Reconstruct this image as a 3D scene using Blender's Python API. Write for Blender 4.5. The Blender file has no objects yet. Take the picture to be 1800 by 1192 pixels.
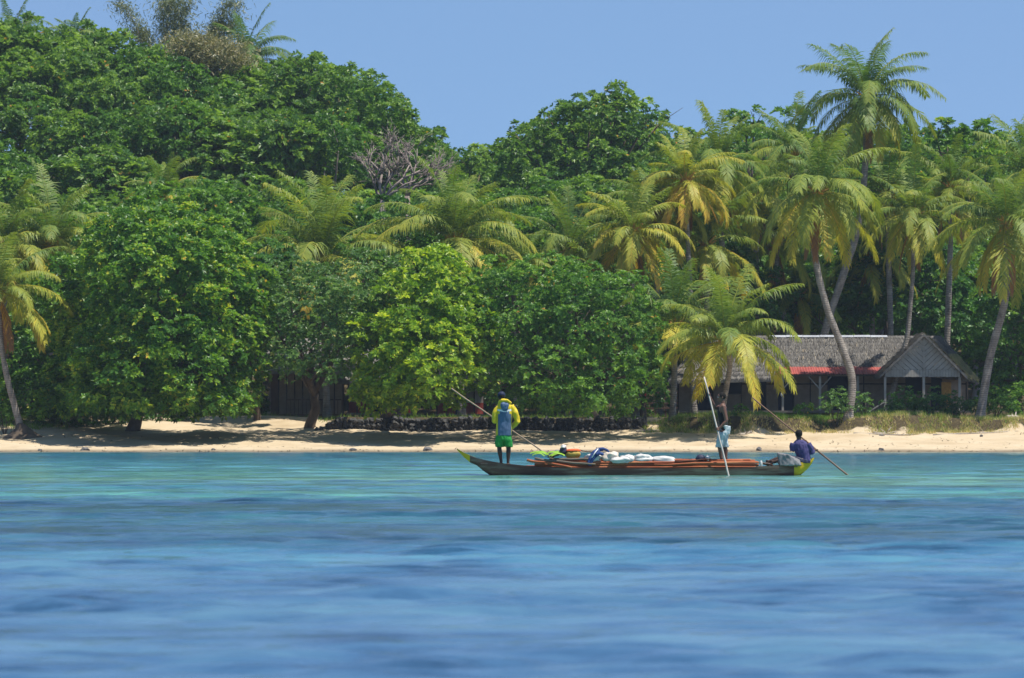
import bpy, math, random
import numpy as np
from mathutils import Vector, Matrix, noise as mnoise

# ---------------------------------------------------------------- camera, sky, sun
SC = bpy.context.scene
COL = SC.collection
FPX, CX, HY, CAMZ = 9000.0, 900.0, 757.0, 1.05      # focal length and horizon in photo pixels, eye height

cam_d = bpy.data.cameras.new('camera'); cam = bpy.data.objects.new('camera', cam_d); COL.objects.link(cam)
cam.location = (0, 0, CAMZ); cam.rotation_euler = (math.radians(90), 0, 0)
cam_d.sensor_width = 36; cam_d.lens = 180; cam_d.shift_y = (HY - 596) / 1800
cam_d.clip_start = 0.5; cam_d.clip_end = 6000
cam_d.dof.use_dof = True; cam_d.dof.focus_distance = 150; cam_d.dof.aperture_fstop = 6.3
SC.camera = cam

SUN_TO = Vector((0.32, -0.12, 0.90)).normalized()
el = math.asin(SUN_TO.z); az = math.atan2(SUN_TO.x, SUN_TO.y)
world = bpy.data.worlds.new('World'); SC.world = world; world.use_nodes = True
wn = world.node_tree; wn.nodes.clear()
wo = wn.nodes.new('ShaderNodeOutputWorld'); wb = wn.nodes.new('ShaderNodeBackground')
sk = wn.nodes.new('ShaderNodeTexSky'); sk.sky_type = 'NISHITA'; sk.sun_disc = False
sk.sun_elevation = el; sk.sun_rotation = az
sk.air_density = 1.0; sk.dust_density = 0.0; sk.ozone_density = 3.0; sk.altitude = 0
tc = wn.nodes.new('ShaderNodeTexCoord'); va = wn.nodes.new('ShaderNodeVectorMath'); va.operation = 'ADD'
va.inputs[1].default_value = (0, 0, 0.20)
vn = wn.nodes.new('ShaderNodeVectorMath'); vn.operation = 'NORMALIZE'
wn.links.new(tc.outputs['Generated'], va.inputs[0]); wn.links.new(va.outputs[0], vn.inputs[0])
wn.links.new(vn.outputs[0], sk.inputs['Vector'])
hs = wn.nodes.new('ShaderNodeHueSaturation'); hs.inputs['Saturation'].default_value = 1.0
wn.links.new(sk.outputs['Color'], hs.inputs['Color'])
tint = wn.nodes.new('ShaderNodeMixRGB'); tint.blend_type = 'MULTIPLY'; tint.inputs[0].default_value = 1
tint.inputs[2].default_value = (0.95, 1.0, 1.04, 1)
wn.links.new(hs.outputs['Color'], tint.inputs[1])
sn = wn.nodes.new('ShaderNodeTexNoise'); sn.inputs['Scale'].default_value = 7; sn.inputs['Detail'].default_value = 4
wn.links.new(tc.outputs['Generated'], sn.inputs['Vector'])
sr = wn.nodes.new('ShaderNodeMapRange'); sr.inputs['To Min'].default_value = .93; sr.inputs['To Max'].default_value = 1.07
wn.links.new(sn.outputs['Fac'], sr.inputs['Value'])
sm2 = wn.nodes.new('ShaderNodeCombineColor'); sm2.inputs['Blue'].default_value = 1.0
wn.links.new(sr.outputs[0], sm2.inputs['Red']); sm2.inputs['Green'].default_value = 1.0
sky_mul = wn.nodes.new('ShaderNodeMixRGB'); sky_mul.blend_type = 'MULTIPLY'; sky_mul.inputs[0].default_value = 1
wn.links.new(tint.outputs[0], sky_mul.inputs[1]); wn.links.new(sm2.outputs[0], sky_mul.inputs[2]); wn.links.new(sky_mul.outputs[0], wb.inputs['Color']); wb.inputs['Strength'].default_value = 0.11
wn.links.new(wb.outputs[0], wo.inputs['Surface'])

sun_d = bpy.data.lights.new('sun', 'SUN'); sun_d.energy = 5.0; sun_d.angle = math.radians(0.5); sun_d.color = (1, 0.95, 0.86)
sun = bpy.data.objects.new('sun', sun_d); COL.objects.link(sun)
sun.rotation_euler = SUN_TO.to_track_quat('Z', 'Y').to_euler()
SC.view_settings.view_transform = 'Standard'; SC.view_settings.look = 'None'
SC.view_settings.exposure = 0.38; SC.view_settings.gamma = 1
cy = SC.cycles
cy.max_bounces = 7; cy.diffuse_bounces = 3; cy.glossy_bounces = 2; cy.transmission_bounces = 3; cy.transparent_max_bounces = 8
cy.volume_bounces = 0
cy.use_denoising = True
cy.sample_clamp_indirect = 5; cy.sample_clamp_direct = 2.2

# ---------------------------------------------------------------- helpers
def P(px, py, D):
    return Vector(((px - CX) / FPX * D, D, CAMZ + (HY - py) / FPX * D))

def PX(px, D): return (px - CX) / FPX * D

def tag(o, label=None, cat=None, group=None, kind=None):
    if label: o['label'] = label
    if cat: o['category'] = cat
    if group: o['group'] = group
    if kind: o['kind'] = kind
    return o

def empty(name, loc):
    o = bpy.data.objects.new(name, None); COL.objects.link(o); o.location = loc; o.empty_display_size = 0.3
    return o

def thing(name, loc, label, cat, group=None):
    return tag(empty(name, loc), label, cat, group)

def link(name, me, parent=None, loc=(0, 0, 0)):
    o = bpy.data.objects.new(name, me); COL.objects.link(o); o.location = loc
    if parent is not None: o.parent = parent
    return o

def mesh_np(name, V, F, mats, var=None, smooth=False, midx=None):
    """V (n,3), F (m,3|4); var: one value per face, stored as face attribute 'var'."""
    V = np.ascontiguousarray(V, dtype=np.float32); F = np.ascontiguousarray(F, dtype=np.int32)
    me = bpy.data.meshes.new(name)
    k = F.shape[1]
    me.vertices.add(len(V)); me.vertices.foreach_set('co', V.ravel())
    me.loops.add(F.size); me.loops.foreach_set('vertex_index', F.ravel())
    me.polygons.add(len(F))
    me.polygons.foreach_set('loop_start', np.arange(0, F.size, k, dtype=np.int32))
    me.polygons.foreach_set('loop_total', np.full(len(F), k, dtype=np.int32))
    if not isinstance(mats, (list, tuple)): mats = [mats]
    for m in mats: me.materials.append(m)
    if midx is not None: me.polygons.foreach_set('material_index', np.ascontiguousarray(midx, dtype=np.int32))
    me.polygons.foreach_set('use_smooth', np.full(len(F), smooth, dtype=bool))
    if var is not None:
        a = me.attributes.new('var', 'FLOAT', 'FACE'); a.data.foreach_set('value', np.ascontiguousarray(var, dtype=np.float32))
    me.update(calc_edges=True); me.validate()
    return me

class MB:
    """collects shapes and builds one mesh"""
    def __init__(s): s.v = []; s.f = []; s.m = []; s.sm = []
    def add(s, V, F, m=0, smooth=False):
        o = len(s.v); s.v += [tuple(v) for v in V]; s.f += [tuple(i + o for i in f) for f in F]
        s.m += [m] * len(F); s.sm += [smooth] * len(F); return s
    def box(s, x0, y0, z0, x1, y1, z1, m=0, jit=0, R=None):
        V = [(x, y, z) for x in (x0, x1) for y in (y0, y1) for z in (z0, z1)]
        if jit: V = [tuple(c + R.uniform(-jit, jit) for c in v) for v in V]
        return s.add(V, [(0, 1, 3, 2), (4, 6, 7, 5), (0, 4, 5, 1), (2, 3, 7, 6), (0, 2, 6, 4), (1, 5, 7, 3)], m)
    def beam(s, a, b, w, h, m=0):
        a = Vector(a); b = Vector(b); t = (b - a).normalized()
        up = Vector((0, 0, 1)) if abs(t.z) < .9 else Vector((0, 1, 0))
        sd = t.cross(up).normalized(); u = sd.cross(t)
        V = [p + sd * (w / 2 * i) + u * (h / 2 * j) for p in (a, b) for i, j in ((-1, -1), (1, -1), (1, 1), (-1, 1))]
        return s.add(V, [(3, 2, 1, 0), (4, 5, 6, 7), (0, 1, 5, 4), (1, 2, 6, 5), (2, 3, 7, 6), (3, 0, 4, 7)], m)
    def tube(s, pts, rad, seg=8, m=0, flat=None, wob=0, R=None):
        pts = [Vector(p) for p in pts]; n = len(pts); V = []; F = []
        ref = None
        for i, p in enumerate(pts):
            t = (pts[min(i + 1, n - 1)] - pts[max(i - 1, 0)])
            t = t.normalized() if t.length > 1e-9 else Vector((0, 0, 1))
            if ref is None:
                ref = Vector((1, 0, 0)) if abs(t.x) < .8 else Vector((0, 1, 0))
            a = (ref - t * ref.dot(t)).normalized(); b = t.cross(a); ref = a
            r = rad[i] if isinstance(rad, (list, tuple)) else rad
            for k in range(seg):
                an = 2 * math.pi * k / seg
                rr = r * (1 + (R.uniform(-wob, wob) if wob else 0))
                V.append(p + a * (math.cos(an) * rr) + b * (math.sin(an) * rr * (flat or 1)))
        for i in range(n - 1):
            for k in range(seg):
                k2 = (k + 1) % seg
                F.append((i * seg + k, i * seg + k2, (i + 1) * seg + k2, (i + 1) * seg + k))
        F.append(tuple(range(seg))[::-1]); F.append(tuple((n - 1) * seg + k for k in range(seg)))
        return s.add(V, F, m, True)
    def ball(s, c, r, m=0, seg=14, rings=9, rot=None):
        c = Vector(c); r = (r, r, r) if not isinstance(r, (tuple, list)) else r
        V = [Vector((0, 0, r[2]))]; F = []
        for i in range(1, rings):
            th = math.pi * i / rings
            for k in range(seg):
                a = 2 * math.pi * k / seg
                V.append(Vector((r[0] * math.sin(th) * math.cos(a), r[1] * math.sin(th) * math.sin(a), r[2] * math.cos(th))))
        V.append(Vector((0, 0, -r[2]))); L = len(V) - 1
        for k in range(seg): F.append((0, 1 + k, 1 + (k + 1) % seg))
        for i in range(rings - 2):
            for k in range(seg):
                a = 1 + i * seg + k; b = 1 + i * seg + (k + 1) % seg
                F.append((a, a + seg, b + seg, b))
        o = 1 + (rings - 2) * seg
        for k in range(seg): F.append((o + k, L, o + (k + 1) % seg))
        if rot is not None: V = [rot @ v for v in V]
        return s.add([v + c for v in V], F, m, True)
    def loft(s, rings, m=0, seg=20, power=2.0):
        """rings: (cx, cy, cz, rx, ry[, tilt x, tilt y]); superellipse sections in the xy plane"""
        V = []; F = []
        for rg in rings:
            c = Vector(rg[:3]); rx, ry = rg[3:5]; tx, ty = (rg[5:7] if len(rg) > 6 else (0, 0))
            for k in range(seg):
                a = 2 * math.pi * k / seg; ca, sa = math.cos(a), math.sin(a)
                x = rx * math.copysign(abs(ca) ** (2 / power), ca); y = ry * math.copysign(abs(sa) ** (2 / power), sa)
                V.append(c + Vector((x, y, x * tx + y * ty)))
        n = len(rings)
        for i in range(n - 1):
            for k in range(seg):
                k2 = (k + 1) % seg
                F.append((i * seg + k, i * seg + k2, (i + 1) * seg + k2, (i + 1) * seg + k))
        F.append(tuple(range(seg))[::-1]); F.append(tuple((n - 1) * seg + k for k in range(seg)))
        return s.add(V, F, m, True)
    def mesh(s, name, mats):
        me = bpy.data.meshes.new(name); me.from_pydata(s.v, [], s.f)
        if not isinstance(mats, (list, tuple)): mats = [mats]
        for m in mats: me.materials.append(m)
        for p, m, sm in zip(me.polygons, s.m, s.sm): p.material_index = m; p.use_smooth = sm
        me.update(); return me
    def build(s, name, mats, parent=None, loc=(0, 0, 0)):
        return link(name, s.mesh(name, mats), parent, loc)

def remesh(me, voxel, smooth_it=2, fold=0, fold_scale=8, seed=0):
    """fuse overlapping shapes into one continuous skin"""
    o = bpy.data.objects.new('tmp', me); COL.objects.link(o)
    m = o.modifiers.new('r', 'REMESH'); m.mode = 'VOXEL'; m.voxel_size = voxel; m.use_smooth_shade = True
    if smooth_it:
        sm = o.modifiers.new('s', 'SMOOTH'); sm.iterations = smooth_it; sm.factor = .6
    dg = bpy.context.evaluated_depsgraph_get()
    new = bpy.data.meshes.new_from_object(o.evaluated_get(dg))
    bpy.data.objects.remove(o)
    if fold:
        for v in new.vertices:
            c = v.co
            q = Vector((c.x * fold_scale + seed, c.y * fold_scale, c.z * fold_scale * .55))
            d = mnoise.noise(q) * fold + mnoise.noise(q * 2.3) * fold * .5
            v.co = c + v.normal * d
        new.update()
    for p in new.polygons: p.use_smooth = True
    return new

# ---------------------------------------------------------------- materials
def new_mat(name):
    m = bpy.data.materials.new(name); m.use_nodes = True
    nt = m.node_tree; b = nt.nodes['Principled BSDF']
    return m, nt, b

def ramp(nt, stops, src=None):
    r = nt.nodes.new('ShaderNodeValToRGB'); e = r.color_ramp.elements
    while len(e) < len(stops): e.new(0.5)
    for k, (p, c) in enumerate(stops):
        e[k].position = p; e[k].color = (*c, 1)
    if src is not None: nt.links.new(src, r.inputs['Fac'])
    return r

def noise_node(nt, scale, detail=4, rough=.6, stretch=(1, 1, 1), coord='Object', dist=0):
    t = nt.nodes.new('ShaderNodeTexCoord'); mp = nt.nodes.new('ShaderNodeMapping'); mp.inputs['Scale'].default_value = stretch
    n = nt.nodes.new('ShaderNodeTexNoise'); n.inputs['Scale'].default_value = scale
    n.inputs['Detail'].default_value = detail; n.inputs['Roughness'].default_value = rough; n.inputs['Distortion'].default_value = dist
    nt.links.new(t.outputs[coord], mp.inputs['Vector']); nt.links.new(mp.outputs[0], n.inputs['Vector'])
    return n.outputs['Fac']

def surf(name, c0, c1, scale=5, rough=.8, bump=0.3, bscale=None, stretch=(1, 1, 1), spec=.3, c2=None, detail=5, bdist=.02):
    m, nt, b = new_mat(name)
    f = noise_node(nt, scale, detail, .65, stretch)
    st = [(.3, c0), (.7, c1)] if c2 is None else [(.3, c0), (.52, c1), (.7, c2)]
    r = ramp(nt, st, f); nt.links.new(r.outputs['Color'], b.inputs['Base Color'])
    b.inputs['Roughness'].default_value = rough; b.inputs['Specular IOR Level'].default_value = spec
    if bump:
        g = noise_node(nt, bscale or scale * 3, 5, .7, stretch)
        bp = nt.nodes.new('ShaderNodeBump'); bp.inputs['Strength'].default_value = bump; bp.inputs['Distance'].default_value = bdist
        nt.links.new(g, bp.inputs['Height']); nt.links.new(bp.outputs[0], b.inputs['Normal'])
    return m

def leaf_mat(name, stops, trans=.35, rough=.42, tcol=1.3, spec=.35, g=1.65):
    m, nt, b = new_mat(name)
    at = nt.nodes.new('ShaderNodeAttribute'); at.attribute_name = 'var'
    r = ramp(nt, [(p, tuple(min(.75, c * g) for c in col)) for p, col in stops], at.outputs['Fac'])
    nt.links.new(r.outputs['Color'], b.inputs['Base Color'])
    b.inputs['Roughness'].default_value = rough; b.inputs['Specular IOR Level'].default_value = spec
    tr = nt.nodes.new('ShaderNodeBsdfTranslucent'); mul = nt.nodes.new('ShaderNodeMixRGB'); mul.blend_type = 'MULTIPLY'
    mul.inputs[0].default_value = 1; mul.inputs[2].default_value = (tcol * 1.05, tcol * 1.1, tcol * .45, 1)
    nt.links.new(r.outputs['Color'], mul.inputs[1]); nt.links.new(mul.outputs[0], tr.inputs['Color'])
    mx = nt.nodes.new('ShaderNodeMixShader'); mx.inputs[0].default_value = trans
    nt.links.new(b.outputs[0], mx.inputs[1]); nt.links.new(tr.outputs[0], mx.inputs[2])
    nt.links.new(mx.outputs[0], nt.nodes['Material Output'].inputs['Surface'])
    return m

M = {}
M['almond_bright'] = leaf_mat('almond_bright', [(0, (.03, .085, .012)), (.45, (.065, .145, .015)), (.8, (.15, .24, .02)), (.96, (.27, .32, .03)), (1, (.35, .22, .03))])
M['almond'] = leaf_mat('almond', [(0, (.03, .08, .014)), (.5, (.065, .145, .018)), (.85, (.13, .22, .024)), (.975, (.13, .23, .03)), (1, (.36, .18, .03))])
M['grey_leaf'] = leaf_mat('grey_leaf', [(0, (.04, .085, .022)), (.5, (.07, .14, .035)), (.9, (.12, .19, .05)), (1, (.25, .22, .06))])
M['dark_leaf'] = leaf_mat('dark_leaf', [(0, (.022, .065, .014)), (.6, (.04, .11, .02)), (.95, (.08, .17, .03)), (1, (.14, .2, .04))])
M['hill_leaf'] = leaf_mat('hill_leaf', [(0, (.035, .085, .018)), (.5, (.08, .15, .022)), (.85, (.15, .23, .03)), (.98, (.16, .24, .04)), (1, (.38, .2, .04))])
M['lime_leaf'] = leaf_mat('lime_leaf', [(0, (.07, .14, .012)), (.5, (.12, .20, .012)), (.9, (.30, .36, .02)), (1, (.38, .38, .03))])
M['shrub_leaf'] = leaf_mat('shrub_leaf', [(0, (.05, .10, .03)), (.6, (.09, .17, .045)), (1, (.16, .26, .06))])
M['frond'] = leaf_mat('frond', [(0, (.032, .08, .022)), (.3, (.075, .13, .028)), (.55, (.17, .20, .03)), (.78, (.34, .29, .035)), (.92, (.42, .24, .04)), (1, (.22, .11, .05))], trans=.35, rough=.5, spec=.25, g=1.55)
M['dry_leaf'] = leaf_mat('dry_leaf', [(0, (.15, .17, .07)), (.5, (.26, .24, .11)), (1, (.38, .32, .16))], trans=.2, g=1)
M['bamboo_leaf'] = leaf_mat('bamboo_leaf', [(0, (.10, .13, .07)), (.6, (.2, .23, .12)), (1, (.3, .3, .16))], trans=.3, g=1)
M['grass'] = leaf_mat('grass', [(0, (.06, .13, .02)), (.35, (.12, .2, .03)), (.6, (.3, .25, .09)), (1, (.42, .33, .2))], trans=.25, rough=.7, spec=.1)
M['bark'] = surf('bark', (.07, .05, .035), (.16, .12, .085), 3, .9, .6, stretch=(1, 1, .35))
M['dead_bark'] = surf('dead_bark', (.19, .15, .13), (.33, .27, .24), 3, .9, .3, stretch=(1, 1, .4))
M['twig'] = surf('twig', (.2, .14, .11), (.34, .26, .21), 3, .9, .1)

def palm_bark():
    m, nt, b = new_mat('palm_bark')
    t = nt.nodes.new('ShaderNodeTexCoord'); w = nt.nodes.new('ShaderNodeTexWave'); w.bands_direction = 'Z'
    w.inputs['Scale'].default_value = 3.3; w.inputs['Distortion'].default_value = 3.5; w.inputs['Detail'].default_value = 3; w.inputs['Detail Scale'].default_value = 2
    nt.links.new(t.outputs['Object'], w.inputs['Vector'])
    f = noise_node(nt, 2.2, 5, .7)
    mx = nt.nodes.new('ShaderNodeMath'); mx.operation = 'MULTIPLY_ADD'; mx.inputs[1].default_value = .16
    nt.links.new(w.outputs['Fac'], mx.inputs[0]); nt.links.new(f, mx.inputs[2])
    r = ramp(nt, [(.35, (.12, .10, .085)), (.55, (.24, .21, .18)), (.75, (.38, .34, .29))], mx.outputs[0])
    nt.links.new(r.outputs['Color'], b.inputs['Base Color']); b.inputs['Roughness'].default_value = .9
    b.inputs['Specular IOR Level'].default_value = .15
    bp = nt.nodes.new('ShaderNodeBump'); bp.inputs['Strength'].default_value = .5; bp.inputs['Distance'].default_value = .03
    nt.links.new(w.outputs['Fac'], bp.inputs['Height']); nt.links.new(bp.outputs[0], b.inputs['Normal'])
    return m
M['palm_bark'] = palm_bark()
M['husk'] = surf('husk', (.42, .2, .04), (.62, .36, .08), 6, .7, .3)
M['nut'] = surf('nut', (.3, .25, .04), (.5, .3, .05), 3, .5, .1)
M['shaded_stone'] = surf('shaded_stone', (.018, .018, .02), (.05, .05, .05), 3, .9, .6, c2=(.2, .19, .17))  # wall stone, colour darkened to stand for the tree shade over it
M['beach_stone'] = surf('beach_stone', (.08, .075, .07), (.2, .19, .18), 4, .9, .6)
M['drift'] = surf('drift', (.3, .25, .2), (.5, .44, .37), 3, .9, .4, stretch=(.3, 1, 1))
M['weathered'] = surf('weathered', (.12, .105, .09), (.24, .215, .19), 2.5, .85, .4, stretch=(1, 1, .2), bscale=14)
M['grey_board'] = surf('grey_board', (.33, .30, .26), (.52, .48, .42), 3, .85, .4, stretch=(.5, 1, .5), bscale=16)
M['woven'] = surf('woven', (.24, .175, .12), (.38, .29, .21), 2, .9, .3, bscale=30)
M['woven_light'] = surf('woven_light', (.3, .26, .22), (.46, .42, .37), 2, .9, .3, bscale=25, stretch=(4, 1, .6))
M['lath'] = surf('lath', (.03, .025, .022), (.06, .048, .04), 4, .85, .2)
M['opening_shade'] = surf('opening_shade', (.010, .022, .045), (.016, .034, .065), 2, .85, .1)  # flat navy standing for the shade inside doors and windows
M['red_tin'] = surf('red_tin', (.22, .05, .045), (.34, .08, .07), 1.2, .55, .1, c2=(.42, .1, .07))
M['red_wood'] = surf('red_wood', (.25, .035, .025), (.42, .07, .05), 3, .7, .2)
M['brown_wood'] = surf('brown_wood', (.08, .045, .035), (.16, .095, .065), 3, .8, .3, stretch=(1, 1, .3))
M['thatch'] = surf('thatch', (.09, .085, .08), (.19, .18, .165), 1.6, .95, .8, bscale=18, c2=(.27, .25, .22), stretch=(1, .5, .5), bdist=.05)  # grey thatch, darkened overall in place of palm shadows on the roof
M['straw'] = leaf_mat('straw', [(0, (.07, .065, .06)), (.5, (.16, .15, .14)), (.85, (.27, .25, .22)), (1, (.4, .31, .2))], trans=.1, rough=.9, spec=.1, g=1)
M['ridge_metal'] = surf('ridge_metal', (.3, .31, .34), (.46, .48, .52), 2, .4, .1)
M['white_paint'] = surf('white_paint', (.68, .68, .66), (.8, .8, .78), 3, .6, .1)
M['red_plastic'] = surf('red_plastic', (.6, .03, .03), (.7, .05, .04), 3, .4, .05)

def ground_mat():
    m, nt, b = new_mat('ground')
    at = nt.nodes.new('ShaderNodeAttribute'); at.attribute_name = 'soil'
    f = noise_node(nt, .35, 6, .65); g = noise_node(nt, 6, 5, .7)
    sand = ramp(nt, [(.3, (.42, .32, .20)), (.5, (.52, .415, .275)), (.75, (.58, .48, .34))], f)
    soil = ramp(nt, [(.35, (.04, .03, .018)), (.6, (.09, .07, .035)), (.75, (.17, .13, .07))], g)  # dark soil and litter, darkened further to stand for shade inland
    wet = nt.nodes.new('ShaderNodeAttribute'); wet.attribute_name = 'wet'
    wsand = nt.nodes.new('ShaderNodeMixRGB'); wsand.inputs[2].default_value = (.2, .16, .11, 1)
    nt.links.new(wet.outputs['Fac'], wsand.inputs[0]); nt.links.new(sand.outputs['Color'], wsand.inputs[1])
    mx = nt.nodes.new('ShaderNodeMixRGB')
    ad = nt.nodes.new('ShaderNodeMath'); ad.operation = 'MULTIPLY_ADD'; ad.inputs[1].default_value = .8; ad.inputs[2].default_value = -.4
    nt.links.new(noise_node(nt, 1.3, 5, .7), ad.inputs[0])
    su = nt.nodes.new('ShaderNodeMath'); su.operation = 'ADD'; su.use_clamp = True
    nt.links.new(ad.outputs[0], su.inputs[0]); nt.links.new(at.outputs['Fac'], su.inputs[1])
    st = ramp(nt, [(.4, (0, 0, 0)), (.6, (1, 1, 1))], su.outputs[0])
    nt.links.new(st.outputs['Color'], mx.inputs[0]); nt.links.new(wsand.outputs[0], mx.inputs[1]); nt.links.new(soil.outputs['Color'], mx.inputs[2])
    nt.links.new(mx.outputs[0], b.inputs['Base Color']); b.inputs['Roughness'].default_value = .95; b.inputs['Specular IOR Level'].default_value = .1
    bp = nt.nodes.new('ShaderNodeBump'); bp.inputs['Strength'].default_value = .7; bp.inputs['Distance'].default_value = .08
    nt.links.new(noise_node(nt, 3.2, 7, .75), bp.inputs['Height']); nt.links.new(bp.outputs[0], b.inputs['Normal'])
    return m
M['ground'] = ground_mat()

def water_mat():
    m, nt, b = new_mat('water')
    geo = nt.nodes.new('ShaderNodeNewGeometry'); sep = nt.nodes.new('ShaderNodeSeparateXYZ')
    nt.links.new(geo.outputs['Position'], sep.inputs[0])
    # sea bed seen through the water: sand flats (turquoise) and seagrass beds (dark), laid out by distance from the beach
    mr = nt.nodes.new('ShaderNodeMapRange'); mr.inputs['From Min'].default_value = 0; mr.inputs['From Max'].default_value = 260
    nt.links.new(sep.outputs['Y'], mr.inputs['Value'])
    big = noise_node(nt, .05, 7, .68, (1, 1.6, 1)); fa = noise_node(nt, 1.0, 8, .75, (.42, 2.6, 1)); fb = noise_node(nt, .25, 9, .78, (.4, 1.5, 1))
    fm = nt.nodes.new('ShaderNodeMath'); fm.operation = 'ADD'; nt.links.new(fa, fm.inputs[0]); nt.links.new(fb, fm.inputs[1])
    fh = nt.nodes.new('ShaderNodeMath'); fh.operation = 'MULTIPLY'; fh.inputs[1].default_value = 1 / 3
    fc = noise_node(nt, .3, 3, .6, (1.7, .75, 1)); fn = nt.nodes.new('ShaderNodeMath'); fn.operation = 'ADD'; nt.links.new(fm.outputs[0], fn.inputs[0]); nt.links.new(fc, fn.inputs[1])
    nt.links.new(fn.outputs[0], fh.inputs[0]); fine = fh.outputs[0]
    j = nt.nodes.new('ShaderNodeMath'); j.operation = 'MULTIPLY_ADD'; j.inputs[1].default_value = .16; j.inputs[2].default_value = -.08
    nt.links.new(big, j.inputs[0])
    s = nt.nodes.new('ShaderNodeMath'); s.operation = 'ADD'; nt.links.new(mr.outputs[0], s.inputs[0]); nt.links.new(j.outputs[0], s.inputs[1])
    deep = (.065, .14, .24); blue = (.055, .17, .26); dk = (.012, .055, .08); tq = (.075, .25, .21); gr = (.12, .29, .19)
    r = ramp(nt, [(0, deep), (.13, (.065, .15, .24)), (.17, blue), (.20, dk), (.235, (.025, .11, .14)), (.26, (.012, .06, .09)), (.29, (.02, .09, .12)), (.33, tq), (.37, (.035, .15, .18)), (.41, gr), (.46, tq), (.58, (.05, .22, .26)), (.75, (.03, .16, .25)), (.93, (.035, .18, .26)), (.965, (.16, .27, .22))], s.outputs[0])
    fr = ramp(nt, [(.42, (.2, .3, .4)), (.475, (.7, .78, .9)), (.52, (1.1, 1.08, 1.05)), (.58, (1.55, 1.4, 1.2))], fine)  # streaks: seagrass, plus ripple light and dark put into the body colour
    mu = nt.nodes.new('ShaderNodeMixRGB'); mu.blend_type = 'MULTIPLY'; mu.inputs[0].default_value = .95
    nt.links.new(r.outputs['Color'], mu.inputs[1]); nt.links.new(fr.outputs['Color'], mu.inputs[2])
    nt.links.new(mu.outputs[0], b.inputs['Base Color'])
    b.inputs['Roughness'].default_value = .12; b.inputs['IOR'].default_value = 1.33; b.inputs['Specular IOR Level'].default_value = .5
    bp = nt.nodes.new('ShaderNodeBump'); bp.inputs['Strength'].default_value = .9; bp.inputs['Distance'].default_value = .06
    rs = ramp(nt, [(.36, (.10, .10, .10)), (.6, (1, 1, 1))], noise_node(nt, .9, 7, .7, (.4, 1.2, 1))); nt.links.new(rs.outputs['Color'], bp.inputs['Strength'])
    nt.links.new(noise_node(nt, 2.6, 4, .6, (.25, 1.3, 1), dist=.4), bp.inputs['Height']); nt.links.new(bp.outputs[0], b.inputs['Normal'])
    return m
M['water'] = water_mat()

# ---------------------------------------------------------------- ground
SKY = [(-600, 50), (0, 42), (150, 50), (250, 66), (420, 96), (560, 112), (640, 128), (700, 190), (770, 246), (820, 266), (858, 280), (885, 258), (930, 225), (980, 185), (1080, 168), (1160, 212), (1200, 250), (1300, 225), (1650, 225), (1800, 225), (2600, 230)]
def sky_y(px): return np.interp(px, [a for a, b in SKY], [b for a, b in SKY])
def sstep(a, b, x):
    t = np.clip((x - a) / (b - a), 0, 1); return t * t * (3 - 2 * t)
CREST = 372.0
def ground_z(x, y):
    x = np.asarray(x, float); y = np.asarray(y, float)
    px = x / np.maximum(y, 200) * FPX + CX
    beach = np.where(y < 250, (y - 250) * .09, 1.05 * (np.maximum(y - 250, 0) / 18) ** 1.45)
    beach = np.maximum(beach, -1.6)
    right = sstep(1120, 1200, px); mid = sstep(560, 600, px) * (1 - sstep(1090, 1150, px))
    edge = 266.5 + .9 * np.sin(x * .9) + .5 * np.sin(x * 2.3 + 1)
    topR = 1.75 + .12 * np.sin(x * .7)
    bank = np.where(y > edge, np.minimum(beach + sstep(0, 2.4, y - edge) * .85, topR), beach)
    wall = np.where(y > 268.6, 1.72, beach)
    left = np.minimum(beach, 1.8)
    flat = left * (1 - right) * (1 - mid) + bank * right + wall * mid
    crest_g = np.maximum(CAMZ + (HY - sky_y(px)) / FPX * CREST - 9.0, 4)
    hill = sstep(292, CREST + 6, y) * (crest_g - 1.8)
    back = sstep(CREST + 20, 600, y) * (-(crest_g - 6))
    return flat + hill + back + .06 * np.sin(x * .8 + y * .5) * sstep(252, 262, y)

def build_ground():
    xs = np.concatenate([np.array([-3000, -1200, -500, -250, -140, -90, -60]), np.arange(-45, 45.01, .5), np.array([60, 90, 140, 250, 500, 1200, 3000])])
    ys = np.concatenate([np.array([-400, 0, 120, 200, 225]), np.arange(235, 296, .4), np.arange(297, 392, 2), np.array([400, 430, 470, 520, 600, 800, 1400, 4000])])
    X, Y = np.meshgrid(xs, ys)
    Z = ground_z(X, Y)
    Z += np.where((Y > 250) & (Y < 268), .03 * np.sin(X * 1.7 + Y) + .02 * np.sin(X * 4.1 - Y * 2), 0)
    V = np.stack([X, Y, Z], -1).reshape(-1, 3); nx = len(xs); ny = len(ys)
    i = np.arange((nx) * (ny)).reshape(ny, nx)
    F = np.stack([i[:-1, :-1], i[:-1, 1:], i[1:, 1:], i[1:, :-1]], -1).reshape(-1, 4)
    me = mesh_np('ground', V, F, M['ground'], smooth=True)
    px = X / np.maximum(Y, 200) * FPX + CX
    soilL = sstep(273, 281, Y + 3 * np.sin(X * .5)) * (1 - .9 * ((px > 380) & (px < 560) & (Y < 284)))
    soilM = sstep(267.5, 269, Y); soilR = sstep(265.6, 267.6, Y)
    right = sstep(1120, 1200, px); mid = sstep(560, 600, px) * (1 - sstep(1090, 1150, px))
    soil = soilL * (1 - right) * (1 - mid) + soilM * mid + soilR * right
    a = me.attributes.new('soil', 'FLOAT', 'POINT'); a.data.foreach_set('value', soil.ravel().astype(np.float32))
    wet = 1 - sstep(.02, .16, Z + .02 * np.sin(X * .9))
    a = me.attributes.new('wet', 'FLOAT', 'POINT'); a.data.foreach_set('value', wet.ravel().astype(np.float32))
    tag(link('ground', me), 'pale sand beach rising to dark soil and a wooded hill', kind='structure')

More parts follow.
